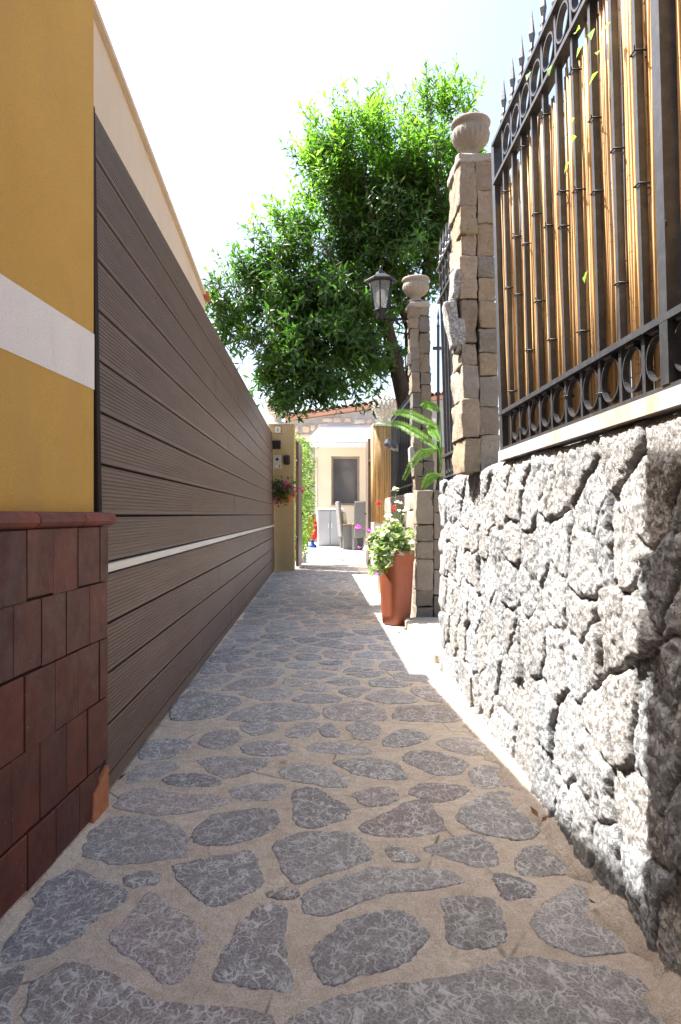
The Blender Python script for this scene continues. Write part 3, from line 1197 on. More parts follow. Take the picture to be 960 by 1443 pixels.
def iron_fence(name, label, ys, y_end, zt_low, zt_up, zb, ring_zone, xoff=0., posts=(), ztop=None, plate=True):
    f = thing(name, label, 'fence', (FX(ys[0]), (ys[0] + y_end) / 2, 1.22))
    y0 = min(min(ys) - .07, y_end)
    y1 = max(max(ys) + .06, y_end)

    def rail(z, w, h, name='rail'):
        mb = MB()
        mb.bar((FX(y0, z) + xoff, y0, z), (FX(y1, z) + xoff, y1, z), h, w, up=(1, 0, 0))
        mb.build(name, 'iron', f)
    rail(zb, .040, .016)
    rail(zt_low, .036, .014)
    rail(zt_up, .036, .014)
    if plate:
        mb = MB()
        mb.bar((FX(y0) + .0, y0, 1.242), (FX(y1) + .0, y1, 1.242), .040, .058, up=(1, 0, 0))
        mb.build('base_plate', 'plate', f)
    rail(1.270 if plate else zb - .13, .034, .012)
    zlo = 1.277 if plate else zb - .13
    for i, y in enumerate(ys):
        wide = i in posts
        w = .040 if wide else .0175
        mb = MB()
        a = Vector((FX(y, zlo) + xoff, y, zlo))
        bt = Vector((FX(y, zt_up) + xoff, y, zt_up + (.02 if not wide else .1)))
        mb.bar(a, bt, w * .9, w, up=(1, 0, 0))
        o = mb.build('baluster' if not wide else 'post', 'iron', f)
        mb = MB()
        spear(mb, FX(y, zt_up) + xoff, y, zt_up + .008 + (.09 if wide else 0))
        mb.build('spear_tip', 'iron', f)
    for i in range(len(ys) - 1):
        y = (ys[i] + ys[i + 1]) / 2
        if abs(ys[i] - ys[i + 1]) > .17:
            continue
        zc = (zb + zlo) / 2 - .001
        r = (zb - .008 - zlo - .004) / 2
        mb = MB()
        circle_band(mb, (FX(y, zc) + xoff, y, zc), min(r, abs(ys[i] - ys[i + 1]) / 2 - .010), .015, .004)
        mb.box((FX(y, zb) + xoff - .012, y - .022, zb - .018), (FX(y, zb) + xoff + .012, y + .022, zb - .0085))
        mb.build('ring', 'iron', f)
        zc = (zt_low + zt_up) / 2
        r = (zt_up - zt_low - .014) / 2
        mb = MB()
        circle_band(mb, (FX(y, zc) + xoff, y, zc), min(r, .054), .02, .006)
        mb.build('ring', 'iron', f)
        # short spear over the ring, as in the photograph's double rhythm
    return f


ys1 = [2.815, 2.682, 2.556, 2.428, 2.300, 2.165, 2.030, 1.895, 1.760, 1.631, 1.508, 1.378, 1.248, 1.118, .99]
iron_fence('iron_fence', 'long black iron fence with rings and spear tips on the near wall, backed by reeds', ys1, 2.95, 2.375, 2.535, 1.418, None, posts=(10,))
m_posts = None
ys2 = [3.66 + .105 * k for k in range(7)] + [4.40]
iron_fence('iron_fence', 'short black iron fence panel beyond the near pillar, with no reeds', ys2, 4.40, 2.33, 2.53, 1.36, None, plate=False)

# the end post against the near pillar
m = MB()
m.bar((FX(2.97, 1.22) + .012, 2.97, 1.222), (FX(2.97, 2.6) + .012, 2.97, 2.56), .042, .042, up=(1, 0, 0))
tag(m.build('fence_post', 'iron', None, (FX(2.97) + .012, 2.97, 1.22)), 'square dark iron post between the near pillar and the reed-backed fence', 'post')

# ------------------------------------------------------------------ reed screens
def reeds(m, xfun, ya, yb, n, z0, ztop, wob=.008, lo=.55, hi=1.25, r=(.0026, .0048)):
    for k in range(n):
        y = ya + (yb - ya) * (k + jit(.6)) / n
        rr = random.uniform(*r)
        dx = random.uniform(-.003, .006)
        zt = ztop(y)
        lean = jit(.02)
        pts = []
        for q in range(4):
            z = z0 + jit(.01) + (zt - z0) * q / 3
            pts.append((xfun(y, z) + dx + jit(.003), y + lean * (q - 1.5) / 3 + jit(.004), z))
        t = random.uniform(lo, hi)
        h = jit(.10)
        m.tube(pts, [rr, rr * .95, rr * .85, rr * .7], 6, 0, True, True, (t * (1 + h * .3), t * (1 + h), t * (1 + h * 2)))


rsn = thing('reed_screen', 'golden reed screen wired behind the near iron fence', 'reed screen', (.80, 2, 1.25))
m = MB()
top_edge = lambda y: 2.36 + .10 * mnoise.noise(Vector((y * 5, 0, 3))) + random.uniform(-.06, .03) + (.12 if y < 1.9 else 0)
reeds(m, lambda y, z: FX(y, z) + .0165, .80, 2.945, 215, 1.262, top_edge, r=(.0027, .0050), lo=.5, hi=1.2)
reeds(m, lambda y, z: FX(y, z) + .031, .80, 2.945, 190, 1.262, top_edge, r=(.0027, .0050), lo=.3, hi=.8)  # back row toned darker: shade in the gaps painted into the cane colour
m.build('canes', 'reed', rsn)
m = MB()
for z in np.arange(1.33, 2.4, .105):
    pts = [(FX(y, z) + .020 + jit(.002), y, z + .012 * math.sin(y * 5 + z * 9) + jit(.002)) for y in np.arange(.8, 2.95, .05)]
    m.tube(pts, .0012, 5)
m.build('binding_wire', 'wire', rsn)
for i, y in enumerate(ys1[:13]):
    for z in ([1.36, 1.72 + .1 * (i % 3), 2.08 - .07 * (i % 2)] if i % 2 else [1.52 + .05 * (i % 3), 1.93, 2.30]):
        zz = z + jit(.05)
        m = MB()
        x = FX(y, zz)
        ring = [(x - .0125, y - .013, zz), (x - .0125, y + .013, zz + .002), (x + .045, y + .016, zz + .002), (x + .045, y - .016, zz), (x - .0125, y - .013, zz)]
        m.tube(ring, .0022, 6)
        if random.random() < .6:
            m.tube([(x - .0125, y - .012, zz), (x - .022, y - .03, zz + jit(.01))], .0014, 5)
        m.build('cable_tie', 'black', rsn)

# creeper leaves poking through the reeds
cr = thing('creeper', 'few green creeper leaves poking through the golden reeds', 'climbing plant', (.79, 2, 1.3))
m = MB()
pts = [(FX(y, 2.30) + .055, y, 2.30 + .05 * math.sin(y * 7)) for y in np.arange(1.3, 2.9, .08)]
m.tube(pts, .003, 6)
m.build('stem', 'wire', cr)
m = MB()
for (px, py) in ((821, 192), (818, 166), (836, 382), (832, 60), (846, 40), (858, 68), (870, 30), (826, 40), (756, 100), (786, 90), (812, 225), (852, 100)):
    Y = None
    dx = (px - VX) / FPX
    z = 1.9
    for it in range(4):
        Y = (.762 - .03 * (z - 1.22) - .024) / (dx - .015)
        z = 1 + (VY - py) * Y / FPX
    p = Vector((FX(Y, z) - .016, Y, z))
    m.leaf(p, (-.5 + jit(.3), jit(.6), -.8), (-1, jit(.5), .6), .038, .026, 0, tn(1.1, 1.6))
m.build('leaves', 'young_leaf', cr)

# reed fence farther on, along the garden wall
rf = thing('reed_fence', 'dark iron bars backed with brown reeds behind the farther pillar', 'fence', (1.05, 9, 1.22))
m = MB()
reeds(m, lambda y, z: 1.055, 7.0, 8.9, 230, 1.22, lambda y: 2.30 + jit(.05), r=(.005, .008), lo=.4, hi=.9)
m.build('canes', 'reed', rf)
for k in range(19):
    y = 7.0 + .15 * k
    m = MB()
    m.bar((1.02, y, 1.2), (1.02, y, 2.32), .022, .022)
    m.build('bar', 'iron', rf)
for z in (1.32, 2.25):
    m = MB()
    m.bar((1.02, 6.9, z), (1.02, 9.75, z), .025, .03, up=(1, 0, 0))
    m.build('rail', 'iron', rf)
# bars turning in from the farther pillar
gf = thing('iron_fence', 'dark iron railing turning in to the right of the farther pillar', 'fence', (1.3, 6.62, 1.22))
for k in range(7):
    x = 1.13 + k * .09
    m = MB()
    m.bar((x, 6.62, 1.2), (x, 6.62, 2.75), .022, .022, up=(1, 0, 0))
    spear(m, x, 6.62, 2.74)
    m.build('bar', 'iron', gf)
for z in (1.34, 2.55):
    m = MB()
    m.bar((1.08, 6.62, z), (1.75, 6.62, z), .03, .016)
    m.build('rail', 'iron', gf)


# ------------------------------------------------------------------ lantern on bracket
def lantern():
    c = Vector((.603, 6.70, 0))
    t = thing('wall_lantern', 'black hexagonal glass lantern on an iron bracket', 'lantern', (.603, 6.7, 2.84))
    zb, zt, rb, rt = 2.93, 3.195, .068, .118
    hexv = lambda r, z, k: (c.x + r * math.cos(math.pi / 3 * k + .35), c.y + r * math.sin(math.pi / 3 * k + .35), z)
    m = MB()
    m.lathe([(.155, 3.19), (.158, 3.203), (.150, 3.212), (.052, 3.265), (.045, 3.285), (.016, 3.295)], (c.x, c.y, 0), 6, smooth=False)
    m.lathe([(.012, 3.29), (.018, 3.302), (.010, 3.318), (.016, 3.33), (.002, 3.352)], (c.x, c.y, 0), 10)
    m.build('roof', 'black', t)
    m = MB()
    for k in range(6):
        m.tube([hexv(rb, zb, k), hexv(rt, zt, k)], .007, 6)
        m.tube([hexv(rb, zb, k), hexv(rb, zb, k + 1)], .007, 6)
        m.tube([hexv(rt, zt - .004, k), hexv(rt, zt - .004, k + 1)], .008, 6)
    m.lathe([(.02, 2.84), (.05, 2.86), (.03, 2.885), (.066, 2.915), (.074, 2.93)], (c.x, c.y, 0), 12)
    m.build('cage', 'black', t)
    for k in range(6):
        m = MB()
        m.add([hexv(rb - .003, zb, k), hexv(rb - .003, zb, k + 1), hexv(rt - .003, zt, k + 1), hexv(rt - .003, zt, k)], [(0, 1, 2, 3)])
        m.build('glass_pane', 'lamp_glass', t)
    m = MB()
    m.lathe([(.018, 2.94), (.02, 2.98), (.036, 3.02), (.042, 3.06), (.036, 3.10), (.02, 3.125), (.004, 3.13)], (c.x, c.y, 0), 14)
    m.build('bulb', 'bulb', t)
    m = MB()
    m.tube([(c.x - .02, c.y, 2.845), (.88, c.y, 2.845)], .011, 8)
    pts = [(.88, c.y, 2.70)]
    for q in range(9):
        a = -1.2 + q * .42
        pts.append((.72 + .06 * math.cos(a), c.y, 2.775 + .055 * math.sin(a)))
    m.tube(pts, .007, 6)
    m.box((.862, c.y - .03, 2.66), (.88, c.y + .03, 2.90), bev=.004)
    m.build('bracket', 'black', t)


lantern()


# ------------------------------------------------------------------ the tree
def build_tree():
    random.seed(23)
    t = thing('tree', 'leafy green tree leaning over the alley behind the lantern', 'tree', (1.35, 9.3, 0))
    m = MB()
    t1 = [(1.35, 9.5, -.05), (1.30, 9.4, 1.2), (1.15, 9.3, 2.45), (1.0, 9.2, 3.05), (.87, 9.15, 3.55), (.90, 9.1, 4.0), (1.0, 9.1, 4.6)]
    m.tube(t1, [.17, .14, .105, .09, .08, .06, .04], 12)
    m.tube([(1.30, 9.4, 1.2), (1.28, 9.5, 2.6), (1.24, 9.4, 3.4), (1.42, 9.3, 4.1), (1.5, 9.2, 4.9)], [.12, .10, .085, .06, .03], 10)
    m.build('trunk', 'bark', t)
    m = MB()
    for b in ([(.87, 9.15, 3.55), (.4, 9.1, 3.9), (-.1, 9.0, 3.95), (-.5, 8.9, 3.7)],
              [(.9, 9.1, 4.0), (.7, 8.8, 4.6), (.55, 8.7, 5.3)],
              [(1.24, 9.4, 3.4), (1.0, 9.6, 4.2), (.9, 9.5, 5.2), (.8, 9.5, 5.9)],
              [(.4, 9.1, 3.9), (.2, 8.7, 3.5), (-.1, 8.5, 3.0)],
              [(1.42, 9.3, 4.1), (1.5, 8.8, 4.9), (1.45, 8.7, 5.6)],
              [(.55, 8.9, 3.8), (.2, 8.7, 4.1), (.02, 8.7, 4.4)]):
        m.tube(b, [.055, .04, .026, .012][:len(b)] if len(b) == 4 else [.05, .03, .012], 8)
    m.build('limb', 'bark', t)
    crown = MB()
    # clumps: photograph centre, pixel radii, distance, share, droop
    cl = [(560, 330, 80, 80, 9.1, 1.15, 0), (545, 248, 78, 66, 9.1, .95, .9), (612, 255, 50, 76, 9.0, .9, .9), (470, 222, 44, 54, 9.2, .75, 1),
          (605, 350, 50, 60, 9.0, .85, .2), (470, 318, 48, 52, 8.9, .7, .5), (455, 405, 70, 52, 8.8, 1.1, 0), (390, 398, 60, 52, 8.7, .95, .1),
          (420, 470, 68, 58, 8.6, 1.25, -.5), (480, 470, 60, 58, 8.8, 1.2, -.4), (348, 432, 44, 40, 8.6, .9, -.1), (435, 525, 55, 40, 8.5, 1.0, -.9),
          (515, 405, 58, 58, 9.3, 1.0, 0), (565, 415, 40, 50, 9.7, .5, 0), (515, 495, 42, 46, 9.4, .6, -.6), (632, 330, 22, 60, 9.2, .3, .6),
          (500, 178, 56, 26, 9.1, .25, 1), (600, 172, 58, 30, 9.0, .35, 1), (412, 325, 36, 34, 8.9, .4, .9), (328, 420, 18, 26, 8.6, .35, .2), (385, 500, 40, 40, 8.6, .55, -.4),
          (500, 548, 45, 18, 9.0, .08, -1), (480, 275, 50, 44, 9.3, .6, .5), (545, 300, 60, 60, 9.8, .8, .3), (450, 440, 70, 60, 9.4, .9, 0)]
    total = 0
    for (cx, cy, rx, ry, Y, share, up) in cl:
        c = P(cx, cy, Y)
        RX, RZ = rx * Y / FPX, ry * Y / FPX
        RY = (RX + RZ) * .45
        n = int(300 * share * (rx * ry / 3600) ** .8)
        # foliage gathers in clumps on and inside the shell, with air between them
        subs = []
        for k in range(max(4, int(n / 17))):
            q = Vector((random.gauss(0, 1), random.gauss(0, 1), random.gauss(0, 1))).normalized()
            subs.append((q * random.uniform(.35, 1.02), random.uniform(.6, 1.5)))
        for k in range(n):
            q0, wgt = random.choice(subs)
            q = q0 + Vector((random.gauss(0, .15), random.gauss(0, .15), random.gauss(0, .15))) * wgt
            base = c + Vector((q.x * RX, q.y * RY, q.z * RZ))
            d = Vector((q.x * .7 + jit(.5), q.y * .6 + jit(.5), up * .8 + q.z * .5 + .2 + jit(.35)))
            d.normalize()
            L = random.uniform(.15, .34) * (1.45 if up > .7 else 1.)
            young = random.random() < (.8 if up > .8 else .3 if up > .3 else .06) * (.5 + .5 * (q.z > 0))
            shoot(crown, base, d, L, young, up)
            total += 1
    # long upright shoots breaking the outline
    for (px, py, L) in ((432, 205, .55), (452, 185, .45), (520, 150, .4), (600, 160, .5), (612, 150, .45), (645, 160, .4), (655, 170, .35), (405, 285, .55), (425, 290, .4), (470, 180, .4), (340, 385, .3), (372, 345, .35), (560, 175, .35), (580, 165, .4), (630, 150, .5), (495, 165, .4), (438, 250, .35), (398, 265, .5), (410, 300, .5), (392, 320, .4), (360, 330, .4), (335, 360, .3), (448, 165, .45), (620, 130, .3), (640, 145, .4), (578, 135, .35), (520, 165, .45)):
        shoot(crown, P(px + 12, py + 40, 9.0 + jit(.3)), Vector((-.15 + jit(.1), jit(.2), 1)), L, True, 1, 1.0)
    for (px, py) in ((485, 545), (530, 560), (500, 570), (430, 558), (400, 560), (545, 545)):
        shoot(crown, P(px, py - 20, 8.8), Vector((jit(.3), -.2, -1)), .25, False, -1)
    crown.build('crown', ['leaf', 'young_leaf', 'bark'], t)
    print('shoots', total, 'faces', len(crown.f))


def shoot(mb, base, d, L, young, up, dens=1.0):
    n = max(5, int(L / .030))
    side = d.orthogonal().normalized()
    ang = random.uniform(0, 6.28)
    tip = base + d * L
    bend = Vector((jit(.1), jit(.1), .05 - (.12 if up < 0 else 0))) * L * 2
    tone0 = random.uniform(.75, 1.2)
    pts = [base, base + d * (L * .5) + bend * .25, tip + bend]
    mb.tube(pts, [.004, .003, .0015], 4, 2, True, False)
    for i in range(n):
        f = (i + .3) / n
        p = base + d * (L * f) + bend * f * f
        ang += 2.4
        q = Matrix.Rotation(ang, 3, d) @ side
        out = q * .95 + d * (.35 + .75 * f)
        out.z += -.25 if not young else .12
        s = random.uniform(.8, 1.2) * (1 - .35 * (f > .85))
        nrm = d * .8 - q * .5 + Vector((jit(.3), jit(.3), .5))
        t = tone0 * random.uniform(.8, 1.2)
        y = random.uniform(.9, 1.15)
        mb.leaf(p, out, nrm, .120 * s, .036 * s, 1 if young else 0, (t * y, t, t * .9), random.uniform(.1, .6))


build_tree()


# ------------------------------------------------------------------ terracotta pot with geranium
def build_pot():
    cx, cy = .715, 6.42
    t = thing('planter', 'tall tapered terracotta planter by the path edge', 'plant pot', (cx, cy, .01))
    rot = R(38)

    def ring(hw, z, n=40, p=3.6):
        out = []
        for k in range(n):
            a = 2 * math.pi * k / n
            ca, sa = math.cos(a), math.sin(a)
            r = (abs(ca) ** p + abs(sa) ** p) ** (-1 / p) * hw
            x, y = r * ca, r * sa
            out.append((cx + x * math.cos(rot) - y * math.sin(rot), cy + x * math.sin(rot) + y * math.cos(rot), z))
        return out
    lv = [(.098, .012), (.105, .016), (.112, .10), (.118, .2), (.124, .33), (.130, .46), (.134, .575), (.140, .582), (.1425, .59), (.1435, .66), (.1425, .672), (.138, .677), (.130, .676), (.124, .66), (.122, .60)]
    m = MB()
    vs, fs = [], []
    n = 40
    for hw, z in lv:
        vs += ring(hw, z)
    for l in range(len(lv) - 1):
        for k in range(n):
            fs.append((l * n + k, l * n + (k + 1) % n, (l + 1) * n + (k + 1) % n, (l + 1) * n + k))
    fs.append(tuple(range(n))[::-1])
    m.add(vs, fs, 0, True)
    o = m.build('pot', 'pot', t)
    m = MB()
    m.add(ring(.124, .63), [tuple(range(40))])
    m.build('soil', 'soil', t)

    g = thing('geranium', 'bushy pale-leaved plant with pink and red flowers growing in the tall terracotta planter', 'plant', (cx, cy, .63))
    stems, lv, lp, fl, fr = MB(), MB(), MB(), MB(), MB()
    top = Vector((cx, cy, .64))

    def round_leaf(mb, p, nrm, r, tone):
        nrm = Vector(nrm).normalized()
        u = nrm.orthogonal().normalized()
        w = nrm.cross(u)
        n = 7
        a0 = random.uniform(0, 6)
        vs = [p]
        for k in range(n):
            a = a0 + 2 * math.pi * k / n
            rr = r * (1 + .12 * (k % 2)) * (.45 if k == 0 else 1)
            vs.append(p + (u * math.cos(a) + w * math.sin(a)) * rr + nrm * (r * .25 * (k % 2) + jit(r * .12)))
        mb.add(vs, [(0, 1 + k, 1 + (k + 1) % n) for k in range(n)], 0, False, tone)

    def bloom(mb, p, r, n=16):
        for k in range(n):
            q = Vector((jit(1), jit(1), jit(1)))
            if q.length > 1 or q.length < .2:
                continue
            nn = q.normalized()
            round_leaf(mb, p + q * r, nn, r * .45, tn(.75, 1.3))
    for k in range(150):
        a = random.uniform(0, 6.283)
        s = random.random() ** .6
        tip = top + Vector((math.cos(a) * s * .22 - .035, math.sin(a) * s * .20, random.uniform(.02, .30) * (1.1 - .45 * s)))
        if k < 32:      # spilling over the front-left edge
            tip = top + Vector((random.uniform(-.27, .02), random.uniform(-.26, -.10), random.uniform(-.16, .10)))
        mid = top.lerp(tip, .5) + Vector((0, 0, .07))
        stems.tube([top + Vector((jit(.07), jit(.07), -.03)), mid, tip], [.004, .0035, .002], 5)
        for q in range(6):
            f = random.uniform(.45, 1.05)
            p = mid.lerp(tip, f) + Vector((jit(.035), jit(.035), jit(.03)))
            nrm = Vector((jit(.8) - .2, jit(.8) - .25, random.uniform(.3, 1)))
            mb = lv if random.random() < .62 else lp
            round_leaf(mb, p, nrm, random.uniform(.014, .030), tn(.7, 1.3))
    # tall sprays with pale flowers on the right
    for (px, py, Y) in ((558, 690, 6.4), (562, 708, 6.35), (566, 722, 6.4), (548, 726, 6.4), (556, 735, 6.35), (574, 716, 6.45)):
        tip = P(px, py, Y)
        stems.tube([top + Vector((jit(.03), jit(.03), 0)), top.lerp(tip, .6) + Vector((0, 0, .03)), tip], [.004, .003, .002], 5)
        for q in range(5):
            round_leaf(lp, tip + Vector((jit(.03), jit(.03), jit(.02))), (jit(.6), -.4, 1), random.uniform(.014, .024), tn(.9, 1.3))
    for (px, py, Y, r, kind) in ((505, 744, 6.1, .030, 0), (521, 748, 6.15, .022, 0), (506, 772, 6.1, .014, 0), (530, 808, 6.1, .016, 0), (533, 710, 6.5, .026, 1), (556, 716, 6.45, .026, 1), (544, 738, 6.3, .016, 2)):
        p = P(px, py, Y)
        fm = MB() if kind < 2 else lp
        bloom(fm, p, r, 26)
        if kind < 2:
            o = fm.build('flower', 'red_petal' if kind else 'pink', g); o['label'] = 'coral red flower head' if kind else 'vivid pink flower head'
        stems.tube([top.lerp(p, .35) + Vector((0, 0, .04)), top.lerp(p, .7) + Vector((0, 0, .05)), p], [.003, .0025, .0018], 5)
    stems.build('stems', 'pot_leaf', g)
    lv.build('foliage', 'pot_leaf', g)
    o = lp.build('pale_foliage', 'pale_leaf', g)


build_pot()


# ------------------------------------------------------------------ fern
def build_fern():
    t = thing('fern', 'bright green fern arching out beside the farther pillar', 'fern', (1.10, 6.72, 1.23))
    fr = [((618, 633), (601, 619), (580, 606), (559, 597), (523, 597), 6.3, 6.0), ((617, 600), (599, 592), (580, 584), (566, 581), (552, 582), 6.4, 6.2),
          ((618, 632), (604, 636), (594, 639), (580, 655), (568, 678), 6.3, 6.1), ((620, 668), (612, 670), (606, 673), (601, 680), (596, 689), 6.4, 6.3),
          ((620, 580), (612, 573), (606, 571), (600, 570), (594, 573), 6.5, 6.4), ((620, 622), (614, 612), (609, 606), (605, 602), (602, 599), 6.4, 6.3)]
    for f in fr:
        px = f[:5]
        Ya, Yb = f[5], f[6]
        ctrl = [P(p[0], p[1], Ya + (Yb - Ya) * i / 4) for i, p in enumerate(px)]
        root = Vector((1.12, 6.70, 1.22))
        pts = []
        for i in range(4):
            for s in range(8):
                q = s / 8
                p0, p1, p2, p3 = ctrl[max(i - 1, 0)], ctrl[i], ctrl[i + 1], ctrl[min(i + 2, 4)]
                pts.append(.5 * (2 * p1 + (p2 - p0) * q + (2 * p0 - 5 * p1 + 4 * p2 - p3) * q * q + (3 * p1 - p0 - 3 * p2 + p3) * q ** 3))
        m = MB()
        st = [root, root.lerp(pts[0], .5) + Vector((.04, 0, .02)), pts[0]] + pts[1:]
        m.tube(st, [.005] * 3 + [.004 - .003 * k / len(pts) for k in range(len(pts) - 1)], 5, 0)
        n = len(pts)
        for i in range(2, n):
            d = (pts[i] - pts[i - 1]).normalized()
            side = d.cross(Vector((0, -1, .35))).normalized()
            w = .076 * math.sin(math.pi * min(1, .12 + .88 * (1 - i / n))) ** .7 * (1 - .5 * i / n)
            for sub in (0, .5):
                b = pts[i - 1].lerp(pts[i], sub)
                for sg in (-1, 1):
                    m.leaf(b, side * sg + d * .45 + Vector((0, 0, -.12)), Vector((jit(.2), -.4, 1)), w * random.uniform(.85, 1.1), .0105, 0, tn(.8, 1.3))
        m.build('frond', 'fern_leaf', t)


build_fern()


# ------------------------------------------------------------------ far gate: pillars, finials, fittings
def finial(loc, r, h, label):
    t = thing('pineapple_finial', label, 'finial', loc, 'pale finials on the far gate pillars')
    m = MB()
    m.lathe([(r * .75, 0), (r * .75, h * .06), (r * .42, h * .10), (r * .36, h * .2), (r * .40, h * .27), (r * .55, h * .30)], loc, 24)
    m.build('stem', 'white_cast', t)
    m = MB()
    c = Vector(loc) + Vector((0, 0, h * .62))
    rz = h * .38
    ball = [(max(.01, math.cos(a)) * r * (1 - .12 * math.sin(a)), math.sin(a) * rz) for a in np.linspace(-1.5, 1.54, 18)]
    m.lathe(ball, c, 24)
    k = 0
    for row in range(11):
        a = -1.2 + row * .25
        rr = math.cos(a) * r * (1 - .12 * math.sin(a))
        n = max(4, int(2 * math.pi * rr / (r * .36)))
        for q in range(n):
            b = 2 * math.pi * (q + .5 * (row % 2)) / n
            p = c + Vector((math.cos(b) * rr, math.sin(b) * rr, math.sin(a) * rz))
            nrm = Vector((math.cos(b) * math.cos(a), math.sin(b) * math.cos(a), math.sin(a) + .35)).normalized()
            u = nrm.orthogonal().normalized(); w = nrm.cross(u)
            s = r * .20
            m.add([p + u * s, p + w * s, p - u * s, p - w * s, p + nrm * s * .95], [(0, 1, 4), (1, 2, 4), (2, 3, 4), (3, 0, 4)])
    m.build('scaled_fruit', 'white_cast', t)


def petals(mb, p, r, n=14):
    for k in range(n):
        q = Vector((jit(1), jit(1), jit(1)))
        if q.length > 1:
            continue
        mb.leaf(p + q * r * .6, q, (jit(1), jit(1), 1), r * .9, r * .7, 0, tn(.7, 1.3))


def build_far_gate():
    t = thing('gate_pillar', 'ochre rendered gate pillar at the end of the board gate', 'pillar', (-.62, 12.7, 0))
    m = MB()
    m.box((-.86, 12.5, -.02), (-.40, 12.95, 2.585), bev=.012)
    m.build('shaft', 'ochre', t)
    m = MB()
    m.box((-.875, 12.485, 2.585), (-.385, 12.965, 2.612), bev=.008)
    m.build('cap', 'white_cast', t)
    finial((-.71, 12.72, 2.612), .185, .555, 'pale pineapple finial on the ochre gate pillar, nearer the board gate')
    t = thing('gate_pillar', 'gate pillar with a white foot, wrapped in brown reeds', 'pillar', (1.19, 12.7, 0))
    m = MB()
    m.box((.985, 12.52, -.02), (1.42, 12.95, .86), bev=.01)
    m.build('foot', 'white_stucco', t)
    m = MB()
    m.box((1.0, 12.53, .86), (1.42, 12.95, 2.56))
    m.build('shaft', 'plaster', t)
    m = MB()
    m.box((.98, 12.5, 2.56), (1.43, 12.97, 2.60), bev=.008)
    m.build('cap', 'white_cast', t)
    m = MB()
    for k in range(80):
        x = 1.005 + .34 * (k + jit(.5)) / 80
        rr = random.uniform(.004, .008)
        v = random.uniform(.45, 1.25)
        m.tube([(x + jit(.01), 12.512 - rr + jit(.006), .86 + jit(.03)), (x + jit(.012), 12.508 + jit(.006), 1.7), (x + jit(.01), 12.512 + jit(.004), 2.545 + jit(.02))], rr, 6, 0, True, True, (v, v * .95, v * .85))
    for k in range(50):
        y = 12.54 + .40 * k / 50
        rr = random.uniform(.004, .008)
        v = random.uniform(.5, 1.2)
        m.tube([(.99, y, .86), (.987 + jit(.004), y + jit(.01), 2.545)], rr, 6, 0, True, True, (v, v * .95, v * .85))
    m.build('reed_wrap', 'reed', t)
    finial((1.20, 12.72, 2.60), .19, .54, 'pale pineapple finial on the reed-wrapped gate pillar')

    # gate leaves swung inward
    def leaf(name, label, x0, x1, xa, xb, z1, hx):
        g = thing(name, label, 'gate', (xa, 13.0, 0), None)
        m = MB()
        m.prism([(xa, 13.0), (xa + .05, 13.0), (xb + .05, 13.95), (xb, 13.95)], .04, z1)
        m.build('panel', 'board', g)
        m = MB()
        for z in (.5, 1.9):
            m.lathe([(.014, 0), (.014, .1)], (xa + .025, 12.985, z), 8)
        m.box((hx, 13.7, 1.0), (hx + .03, 13.82, 1.03), bev=.004)
        m.build('hinge', 'black', g)
    leaf('gate_leaf', 'brown gate leaf folded back beside the ochre pillar', 0, 0, -.39, -.345, 2.34, -.295)
    leaf('gate_leaf', 'brown gate leaf folded back beside the reed-wrapped pillar', 0, 0, .935, .955, 2.40, .915)

    # fittings on the ochre pillar (front face at Y = 12.5)
    F = 12.498

    def q(px, py):
        return P(px, py, 12.5)

    a, b = q(386, 600), q(397, 611.5)
    t = thing('number_tile', 'small cream ceramic tile with a dark border on the ochre pillar', 'sign', ((a.x + b.x) / 2, F, b.z))
    m = MB(); m.box((a.x, F - .012, b.z), (b.x, F, a.z), bev=.002); m.build('tile', 'enamel', t)
    m = MB()
    n = 6
    w = (b.x - a.x) / n
    h = (a.z - b.z) / n
    for i in range(n):
        for (x, z) in ((a.x + i * w, b.z), (a.x + i * w, a.z - h * .8), (a.x, b.z + i * h), (b.x - w * .8, b.z + i * h)):
            if (i % 5) != 0 or True:
                m.box((x + w * .1, F - .0145, z + h * .1), (x + w * .8, F - .0125, z + h * .8))
    m.build('border', 'glaze_brown', t)
    m = MB()
    cx, cz = (a.x + b.x) / 2, (a.z + b.z) / 2
    for k in range(2):
        pts = [(cx + .013 * math.cos(s), F - .013, cz + (.014 - .028 * k) + .014 * math.sin(s)) for s in np.linspace(0, 6.283, 15)]
        m.tube(pts, .003, 5)
    m.build('numeral', 'glaze_brown', t)

    a, b = q(384, 621), q(396, 633)
    t = thing('meter_box', 'small square dark brown box on the ochre pillar, under the ceramic tile', 'box', ((a.x + b.x) / 2, F, b.z))
    m = MB(); m.box((a.x, F - .06, b.z), (b.x, F, a.z), bev=.008); m.build('body', 'brown_box', t)
    m = MB(); m.box((a.x + .012, F - .065, b.z + .012), (b.x - .012, F - .0605, a.z - .012), bev=.002); m.build('lid', 'black', t)

    a, b = q(386, 641.5), q(396.5, 661)
    t = thing('intercom', 'silver door intercom with a round camera on the ochre pillar', 'intercom', ((a.x + b.x) / 2, F, b.z))
    m = MB(); m.box((a.x, F - .03, b.z), (b.x, F, a.z), bev=.005); m.build('body', 'aluminium', t)
    m = MB()
    pc = q(391, 647.5)
    ring = [(pc.x + .026 * math.cos(s), F - .0315, pc.z + .026 * math.sin(s)) for s in np.linspace(0, 6.283, 21)[:-1]]
    ring2 = [(x, y - .004, z) for x, y, z in ring]
    m.add(ring + ring2, [tuple(range(20, 40))[::-1]] + [(i, (i + 1) % 20, 20 + (i + 1) % 20, 20 + i) for i in range(20)])
    m.build('camera', 'black', t)
    m = MB()
    p0, p1 = q(388, 656), q(393, 659)
    m.box((p0.x, F - .036, p1.z), (p1.x, F - .0305, p0.z), bev=.002)
    m.build('call_button', 'enamel', t)
    m = MB()
    p0, p1 = q(394, 655.5), q(395.5, 659)
